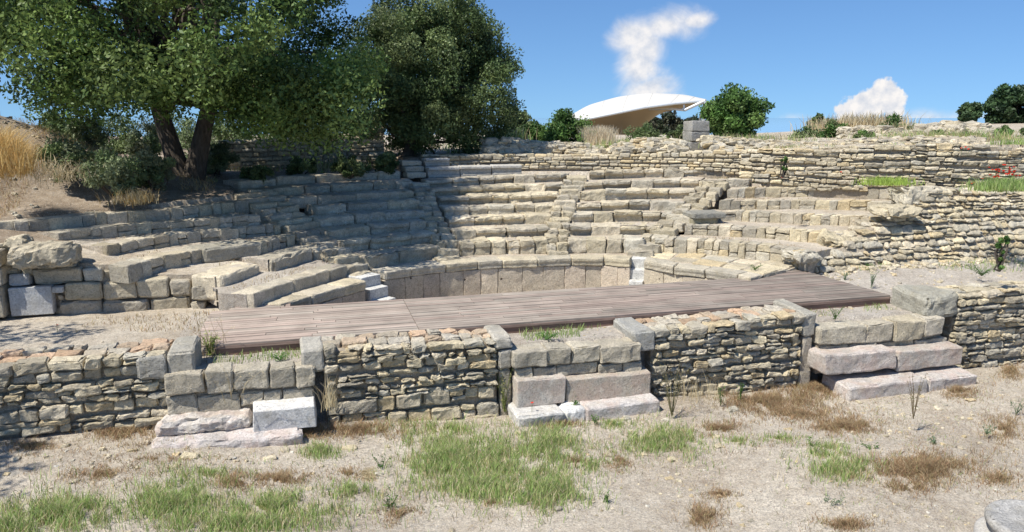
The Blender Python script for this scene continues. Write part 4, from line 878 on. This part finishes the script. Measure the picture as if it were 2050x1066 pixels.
for k in range(1, 7):                                # litter and tufts along the treads
    for kk, lo_, hi_ in (('A%d', 128, 153), ('B%d', 104, 122), ('C%d', 56, 98), ('D%d', 24, 50)):
        key = kk % k
        if key not in ROWS: continue
        f = rowf(key); n = 170 if kk != 'C%d' else 120; ph = rng.uniform(lo_, hi_, n); R, z = f(ph); R = R+rng.uniform(.33, .62, n); cl_ = n3(np.stack([ph*.25, R*2, ph*0+k], -1)) > .1
        a = np.radians(ph); P = Wa(np.stack([R*np.cos(a), R*np.sin(a), z-.02], -1))[cl_]; blades(mb, P, .06, ST+BR, .004, 1.3)
tag(mb.build('mixed_grass', M_GRASS), 'mixed green and dry grass scattered over terraces, gravel and seat treads', 'grass', kind='stuff')

mb = MB()
u = rng.uniform(-8, 6, 26000); v = rng.uniform(-4.3, -.5, 26000); k = n3(np.stack([u*1.3, v*1.3, u*0+8], -1))+.6*n3(np.stack([u*5, v*5, u*0], -1)) > rng.uniform(-.1, .75, 26000); u, v = u[k], v[k]
blades(mb, Wa(np.stack([u, v, ground_z(u, v)], -1)), .032, BR+ST+GG[:2], .0022, 1.8)
tag(mb.build('thin_grass', M_GRASS), 'thin dead stems and sparse blades strewn over the bare foreground dirt', 'grass litter', kind='stuff')
# single weeds
def weed(label, x, y, z, h, w, pal, n=60, L=.035, stems=7, name='weed_plant', cat='weed', group='weeds on the ground before the wall', D=None):
    if D: p = at(x, y, D); u, v = to_uv(p[0], p[1])
    else: u, v = onz(x, y, z)
    base = W(u, v, z); t = thing(name, base, label, cat, group); mb = MB(); ms = MB()
    for i in range(stems):
        a = rng.uniform(0, 2*PI); tip = base+np.array([math.cos(a)*w*rng.uniform(.3, 1), math.sin(a)*w*rng.uniform(.3, 1), h*rng.uniform(.6, 1)]); mid = base*.5+tip*.5+np.array([0, 0, h*.12])
        tube(ms, [base, mid, tip], [.004, .003, .0015], 4, np.array(pal[0])*1.1)
        q = rng.random(n//stems)[:, None]; P = np.where(q < .5, base+(mid-base)*q*2, mid+(tip-mid)*(q*2-1)) + rng.normal(size=(n//stems, 3))*L*.5
        leaves(mb, P, L*rng.uniform(.7, 1.3, len(P)), np.array(pal)[rng.integers(len(pal), size=len(P))], asp=.32)
    mb.build('leaves', M_LEAF, t); ms.build('stems', M_GRASS, t); return t
DG = [(.09, .17, .04), (.12, .22, .05), (.07, .13, .035)]; SG = [(.17, .23, .13), (.21, .27, .16), (.13, .19, .1)]
for q in (('dark leafy weed beside the straw tuft', 765, 948, .3, .2, .1, DG), ('bushy dark weed nearest the bottom edge, below the straw tuft', 780, 1028, .3, .24, .14, DG), ('small leafy weed left of the marble slab corner', 575, 945, .32, .08, .09, DG), ('tiny rosette weed on bare dirt below the long grass patch', 1215, 1010, .3, .12, .05, DG),
          ('weed at the lower left of the right dirt area', 1660, 1020, .3, .14, .16, SG), ('grey-green weed by the right edge under the rubble wall', 2035, 830, .25, .25, .14, SG), ('small blue-green weed on the bare right ground', 1975, 870, .25, .12, .1, SG), ('leafy weed above the right brown mat', 1870, 890, .25, .1, .08, SG), ('weed beside the upper right brown mat', 1742, 905, .27, .1, .12, DG),
          ('green weed sprig at the head of the right grass tuft', 1625, 900, .27, .12, .12, DG), ('upright green weed in front of the rubble wall beside dry stalks', 1443, 812, .3, .28, .07, DG), ('second upright green weed, nearer the orange mat', 1482, 800, .3, .26, .06, DG), ('short green weed on the marble slab by the middle pier', 1190, 845, .33, .1, .06, DG), ('green tuft growing on the joint of the middle pier blocks', 1152, 812, .45, .08, .05, DG)):
    weed(*q)
weed('tall dry thistle standing against the rubble wall right of the middle pier', 1345, 835, .32, .85, .25, [(.22, .2, .1), (.30, .25, .15)], 150, .03, 14, name='dry_thistle', cat='thistle', group=None)
weed('dry branching weed growing before the right pier', 1840, 735, .42, .6, .14, [(.20, .15, .08), (.17, .16, .07)], 110, .028, 8, name='dry_weed', cat='weed', group=None, D=10.0)
weed('tall yellow-green weed in the corner left of the middle pier', 1010, 825, .33, .62, .16, [(.20, .25, .07), (.30, .30, .10), (.34, .28, .14)], 260, .03, 14, name='corner_weed', cat='weed', group=None)
weed('yellowish tuft at the corner of the deck and left wall end', 422, 712, 1.17, .30, .13, [(.32, .38, .10), (.25, .32, .08)], 200, .045, 30, name='grass_tuft', cat='grass tuft', group=None)
weed('green weed beside the deck end in the right gap', 1672, 640, 1.17, .22, .14, DG, 90, .03, 9, group='weeds on the stage gravel'); weed('pale green weed on the gravel beyond the deck end', 1745, 575, 1.18, .26, .13, SG, 110, .03, 9, group='weeds on the stage gravel')
weed('small weed on the gravel near the deck corner', 1690, 562, 1.18, .18, .10, SG, 70, .03, 7, group='weeds on the stage gravel'); weed('low wide weed on the gravel under the right wing wall', 1965, 552, 1.28, .2, .35, DG+SG, 220, .035, 22, group='weeds on the stage gravel'); weed('green clump at the foot of the stepped rubble wall', 1735, 540, 1.27, .14, .12, DG, 120, .03, 12, group='weeds on the stage gravel')
weed('green weed on the slabs behind the right podium', 1512, 540, 1.37, .1, .15, DG, 100, .03, 10, group='weeds on the stage gravel'); weed('green sprawling weed in the left gap below the deck', 560, 722, 1.16, .1, .16, [(.12, .24, .06)], 140, .03, 14, group='weeds on the stage gravel'); weed('green sprawling weeds in the middle gap below the deck', 1095, 680, 1.16, .12, .2, [(.12, .24, .06)], 180, .03, 16, group='weeds on the stage gravel')
def stalks(label, x, y, z, n, h, lean, pal, w=.003, D=None):
    u, v = onz(x, y, z); base = W(u, v, z); t = thing('tall_grass_stalks', base, label, 'grass stalks', 'tall thin grass stalks'); mb = MB()
    for i in range(n):
        b = base+np.array([rng.normal()*.12, rng.normal()*.08, 0]); hh = h*rng.uniform(.5, 1.1); dx = rng.normal()*lean+.12
        tube(mb, [b, b+[dx*hh*.35, 0, hh*.6], b+[dx*hh, 0, hh]], [w, w*.8, w*.4], 4, pal[rng.integers(len(pal))])
        P = (b+np.array([dx*hh, 0, hh]))+rng.normal(size=(7, 3))*.018; leaves(mb, P, .02, np.array(pal[0])*1.1, asp=.4)
    mb.build('stalks', M_GRASS, t)
stalks('tall pale stalks rising in front of the deck at the left wall end', 425, 715, 1.16, 15, .55, .3, ST+[(.4, .42, .22)]); stalks('bent stalks in the left gap over the pier', 480, 800, 1.0, 6, .4, .4, ST)
t = thing('straw_tuft', W(*onz(740, 965, .3), .3), 'flattened pale straw tuft lying on the dirt', 'straw'); mb = MB(); p0_ = np.array(t['_loc'])
for i in range(160):
    a = rng.normal()*.05; b = p0_+np.array([-.16+rng.normal()*.03, .05+a, .04]); e = b+np.array([.30+rng.normal()*.03, -.12+a*.8, -.02]); tube(mb, [b, (b+e)/2+[0, 0, .06+rng.normal()*.012], e], [.0025, .0025, .001], 3, ST[rng.integers(4)])
mb.build('straw', M_GRASS, t)
# poppies
M_PET = leaf_mat('poppy_petals', .3, .5)
def poppies(label, pts, D=None, z=None, cat='poppies', name='poppy_clump'):
    P = [W(*onz(x, y, z), z) if z is not None else at(x, y, D) for x, y in pts]; t = thing(name, P[0], label, cat); m1 = MB(); m2 = MB()
    for p in P:
        for i in range(5): a = i*1.26; leaves(m1, (p+np.array([math.cos(a)*.012, math.sin(a)*.012, .08]))[None], (.036 if D else .022), (.72, .04, .02), up=1.5, asp=1)
        tube(m2, [p-[0, 0, .05], p+[0, 0, .1]], .003, 4, (.12, .2, .05))
    m1.build('petals', M_PET, t); m2.build('stems', M_GRASS, t)
def many(pts, D, label, group):
    for q in pts:
        poppies(label, [q], D=D, cat='poppy', name='poppy'); [o for o in COL.objects if o.get('label') == label][-1]['group'] = group
    for o in COL.objects:
        if o.get('label') == label: o['group'] = group
many([(1998+rng.normal()*9 if i % 2 else 2025+rng.normal()*14, 352+rng.normal()*5) for i in range(34)], 16.9, 'red poppy of the dense clump at the right edge above the wing wall', 'poppies in the dense clump')
many([(1950, 374), (1945, 376), (1966, 366), (2040, 360), (1925, 305), (1938, 307), (1932, 303)], 17, 'red poppy standing apart in the grass near the right dry-stone wall', 'scattered poppies near the right wall')
many([(1565, 363), (1683, 352)], 17.5, 'lone red poppy at the foot of the right dry-stone wall', 'poppies at the wall foot')
poppies('single red poppy in the shade left of the deck', [(115, 662)], z=1.17, cat='poppy', name='poppy')
poppies('single red poppy lying on the lower slab of the middle pier', [(1065, 818)], z=.5, cat='poppy', name='poppy')

# ------------------------------------------------------------------ loose stones and ruins
mb = MB()
def peb(n, u0, u1, v0, v1, s0, s1, pal, flat=.6, clus=0):
    for i in range(n):
        u = rng.uniform(u0, u1); v = rng.uniform(v0, v1); s = s0+(s1-s0)*rng.random()**3
        if clus and n3(np.array([[u*.9, v*.9, 7.]]))[0] < rng.uniform(-.2, .5): continue
        z = float(ground_z(u, v)); stone(mb, box8(u-s*rng.uniform(.6, 1.4), u+s, v-s, v+s*rng.uniform(.6, 1.3), z-s*.4, z+s*flat, s*.35), s*.5, s*.25, tint(1.05, pal), div=(4, 3, 3))
peb(1500, -8, 6, -4.2, -.5, .007, .022, LT+[(.62, .6, .54)], .6); peb(500, -8, 6, -4.2, -.5, .01, .04, LT+[(.62, .6, .54)], .6); peb(260, -8, 6, -3, -.5, .01, .05, LT, .6, 1); peb(420, 4.2, 11.5, .3, 2.3, .01, .04, LT, .7); peb(260, -9, -5.2, .3, 3.0, .01, .045, LT, .7, 1); peb(160, -5.2, 5, -.1, .33, .01, .03, LT, .7); peb(420, -12, -8.3, 4.2, 8.5, .015, .06, LT+GREY)
peb(160, 4.6, 11.5, 2.0, 2.45, .03, .08, LT, .8)
tag(mb.build('gravel', M_RUB), 'small loose stones and pebbles scattered over dirt and gravel', 'gravel', kind='stuff')
for x, y, z, s, lb in ((700, 912, .3, .09, 'flat pale stone on the dirt below the left wall'), (382, 930, .42, .10, 'flat stone half sunk in the dirt left of the long slab'), (268, 925, .45, .06, 'small flat stone at the far left of the dirt'), (1578, 860, .28, .05, 'small pale stone on the right dirt'), (1340, 953, .3, .05, 'small pale stone below the right grass patch'), (1466, 820, .3, .10, 'rounded grey stone at the edge of the orange mat'), (540, 938, .33, .07, 'grey stone beside the small leafy weed')):
    u, v = onz(x, y, z); mb = MB(); z = float(ground_z(u, v)); stone(mb, box8(u-s, u+s, v-s*.6, v+s*.6, z-.03, z+s*.35, s*.15), s*.3, s*.12, tint(1.1)); tag(mb.build('loose_stone', M_RUB), lb, 'stone', 'loose stones on the dirt')
def mound(label, pts, rows, s=(.1, .22), h=.3, n=200, pal=None, name='rubble_mound', cat='rubble', group='low ruined walls behind the theatre', dep=.6):
    """tumbled stones heaped along a line: pts are (x, ytop, ybottom, distance)"""
    A = np.array([at(x, yb, D) for x, yt, yb, D in pts]); T = np.array([at(x, yt, D)[2] for x, yt, yb, D in pts]); mb = MB(); L = np.linspace(0, 1, len(pts))
    for i in range(n):
        q = rng.random(); b = np.array([np.interp(q, L, A[:, k]) for k in range(3)]); top = np.interp(q, L, T); hz = rng.random()**.8; sz = rng.uniform(*s); zz = b[2]-.05+(top-b[2])*hz; dy = dep*(hz-.3)+rng.normal()*.08
        u, v = to_uv(b[0], b[1]+dy); stone(mb, box8(u-sz*rng.uniform(.5, 1), u+sz*.8, v-sz*.5, v+sz*.6, zz-sz*.3, zz+sz*.25, sz*.25), sz*.16, sz*.12, tint(1, pal or LT+GREY), div=(4, 3, 3))
    V = []; m = 14
    for q in np.linspace(0, 1, m):
        b = np.array([np.interp(q, L, A[:, k]) for k in range(3)]); top = np.interp(q, L, T); V += [b-[0, .05, .3], [b[0], b[1]+dep*.5, top-.05], [b[0], b[1]+dep*1.6, top-.1], [b[0], b[1]+dep*2.2, b[2]-.3]]
    mb.add(V, [(4*i+j, 4*i+4+j, 4*i+5+j, 4*i+1+j) for i in range(m-1) for j in range(3)], (1, 1, 1), 1); tag(mb.build(name, [M_RUB, M_CORE]), label, cat, group)
mound('tumbled white stones of a ruined wall left of the dry grass, behind the parapet', [(965, 278, 308, 20), (1000, 276, 306, 20), (1060, 280, 306, 20.5), (1120, 286, 305, 20.5), (1230, 290, 304, 21)], 4, n=330)
mound('tumbled white stones just left of the pillar stub', [(1230, 291, 303, 20), (1290, 276, 302, 20), (1340, 277, 302, 20), (1372, 284, 300, 20)], 4, n=210)
mound('tumbled stones running right from the pillar stub', [(1412, 272, 302, 20), (1470, 276, 300, 20.5), (1530, 279, 298, 21), (1600, 284, 297, 21), (1680, 288, 296, 21)], 4, n=260)
mound('heaped thin stones of the skyline mound between bushes', [(1690, 258, 282, 27), (1740, 252, 280, 27), (1790, 256, 278, 27), (1830, 264, 278, 27)], 4, s=(.12, .26), n=330, pal=GREY)
mound('long low ruined wall with flat slabs below the right skyline tree', [(1872, 252, 276, 27), (1930, 250, 276, 27), (1985, 254, 274, 27)], 4, s=(.2, .5), n=110, pal=GREY)
mound('ruined terrace wall at the right edge below the grassy slope', [(1930, 282, 300, 22), (1990, 279, 300, 22), (2060, 277, 300, 22), (2120, 277, 300, 22)], 4, s=(.10, .22), n=330)
mound('loose rubble spilling down the right hill path', [(1560, 287, 300, 20), (1700, 280, 296, 20), (1850, 272, 292, 20), (2000, 272, 292, 21)], 4, s=(.05, .15), n=420, dep=1.2)
a = [to_uv(*at(x, 330, D)[:2]) for x, D in ((440, 20.5), (560, 20.3), (700, 20.2), (770, 20.2))]
rubble('rear_rubble_wall', [(a[0][0], a[0][1], 2.75, 3.45), (a[1][0], a[1][1], 2.8, 3.5), (a[2][0], a[2][1], 2.8, 3.6), (a[3][0], a[3][1], 2.8, 3.85)], 'rubble wall of pale thin stones behind the trunk of the spreading tree', hs=(.07, .12), ws=(.14, .36), capal=LT, thick=.5)

# fluted column drum at the lower right corner
def drum():
    u, v = onz(2080, 1046, .58); t = thing('column_drum', W(u, v, .25), 'weathered round column drum with a stepped rim, cut by the lower right corner', 'column drum'); c = W(u, v, 0)
    def disc(name, prof, col, mat):
        mb = MB(); n = 56; V = []; Fq = []
        for r, z in prof:
            for i in range(n): a = 2*PI*i/n; rr = r*(1+.012*n3(np.array([[math.cos(a)*3, math.sin(a)*3, z*9]]))[0]); V.append([c[0]+rr*math.cos(a), c[1]+rr*math.sin(a), z])
        for k in range(len(prof)-1):
            for i in range(n): Fq.append((k*n+i, k*n+(i+1) % n, (k+1)*n+(i+1) % n, (k+1)*n+i))
        mb.add(V, Fq, col); mb.build(name, mat, t)
    disc('base_moulding', [(.46, .18), (.47, .36), (.465, .40), (.43, .425), (.39, .43), (.01, .43)], (.46, .44, .40), M_MARB)
    disc('shaft_drum', [(.375, .42), (.365, .45), (.375, .49), (.405, .52), (.41, .56), (.395, .585), (.36, .59), (.345, .58), (.15, .578), (.002, .58)], (.50, .48, .44), M_BLK)
drum()

# canopy over the excavation behind
def canopy():
    Fp = [(1134, 243, 43), (1175, 238, 43), (1225, 228, 43), (1290, 215, 43.5), (1350, 207, 44), (1404, 202, 44.5)]
    Rp = [(1128, 241, 44.5), (1180, 211, 47), (1240, 195, 48), (1300, 188, 48), (1370, 190, 47.5), (1413, 199, 45.5)]
    Bp = [(1150, 262, 47), (1200, 272, 49), (1238, 280, 50), (1266, 268, 51), (1320, 224, 51), (1412, 205, 49)]
    Fp, Rp, Bp = (np.array([at(*q) for q in k]) for k in (Fp, Rp, Bp)); t = thing('shelter_canopy', at(1290, 268, 47), 'large white tensioned fabric canopy on a steel post sheltering the excavation', 'canopy')
    n, m = 40, 22; s0 = np.linspace(0, 1, 6); S_ = np.linspace(0, 1, n); G = np.zeros((n, m, 3))
    for i, s in enumerate(S_):
        f_, r_, b_ = (np.array([np.interp(s, s0, K[:, k]) for k in range(3)]) for K in (Fp, Rp, Bp))
        for j, q in enumerate(np.linspace(0, 1, m)):
            q2 = q*2; a = (1-q)**2; c_ = q*q; b2 = 2*q*(1-q); P = f_*((q-.45)*(q-1)/.45)+r_*(q*(q-1)/(.45*-.55))+b_*(q*(q-.45)/.55); G[i, j] = P
    for k in range(2): G[1:-1] = (G[:-2]+2*G[1:-1]+G[2:])/4
    f = [(i*m+j, (i+1)*m+j, (i+1)*m+j+1, i*m+j+1) for i in range(n-1) for j in range(m-1)]
    Mw = leaf_mat('white_membrane', .35, .6); Mt = leaf_mat('dusty_shaded_underside', .45, .8)
    mb = MB(); mb.add(G.reshape(-1, 3), f, (.78, .77, .72)); mb.build('membrane', Mw, t)
    mb = MB(); mb.add((G-np.array([0, .02, .10])).reshape(-1, 3), f, (.55, .39, .21)); mb.build('shaded_underside', Mt, t)  # membrane underside as a second sheet, its shade and dust put into the tan
    Ms = plain('galvanised_steel', (.60, .62, .62), .4, .3, .1)
    def bar(name, pts, r): b = MB(); tube(b, [at(*q) for q in pts], r, 8); b.build(name, Ms, t)
    for i in (6, 12, 18, 24, 30, 35):
        b = MB(); tube(b, G[i, :12]+np.array([0, 0, .0]), .018, 5, (.66, .65, .60)); b.build('seam', Mw, t)
    bar('edge_tube', [(1134, 244, 42.95), (1175, 239, 42.95), (1225, 229, 42.95), (1290, 216, 43.4), (1350, 208, 43.9), (1404, 203, 44.4)], .07)
    bar('post', [(1405, 276, 44.3), (1412, 202, 44.3)], .10); bar('strut', [(1412, 202, 44.3), (1370, 221, 44.2)], .09); bar('strut', [(1370, 221, 44.2), (1345, 218, 44.5), (1300, 219, 46)], .07); bar('strut', [(1369, 210, 44.2), (1370, 221, 44.2)], .06); bar('strut', [(1412, 202, 44.3), (1402, 232, 50), (1398, 262, 50)], .06)
canopy()
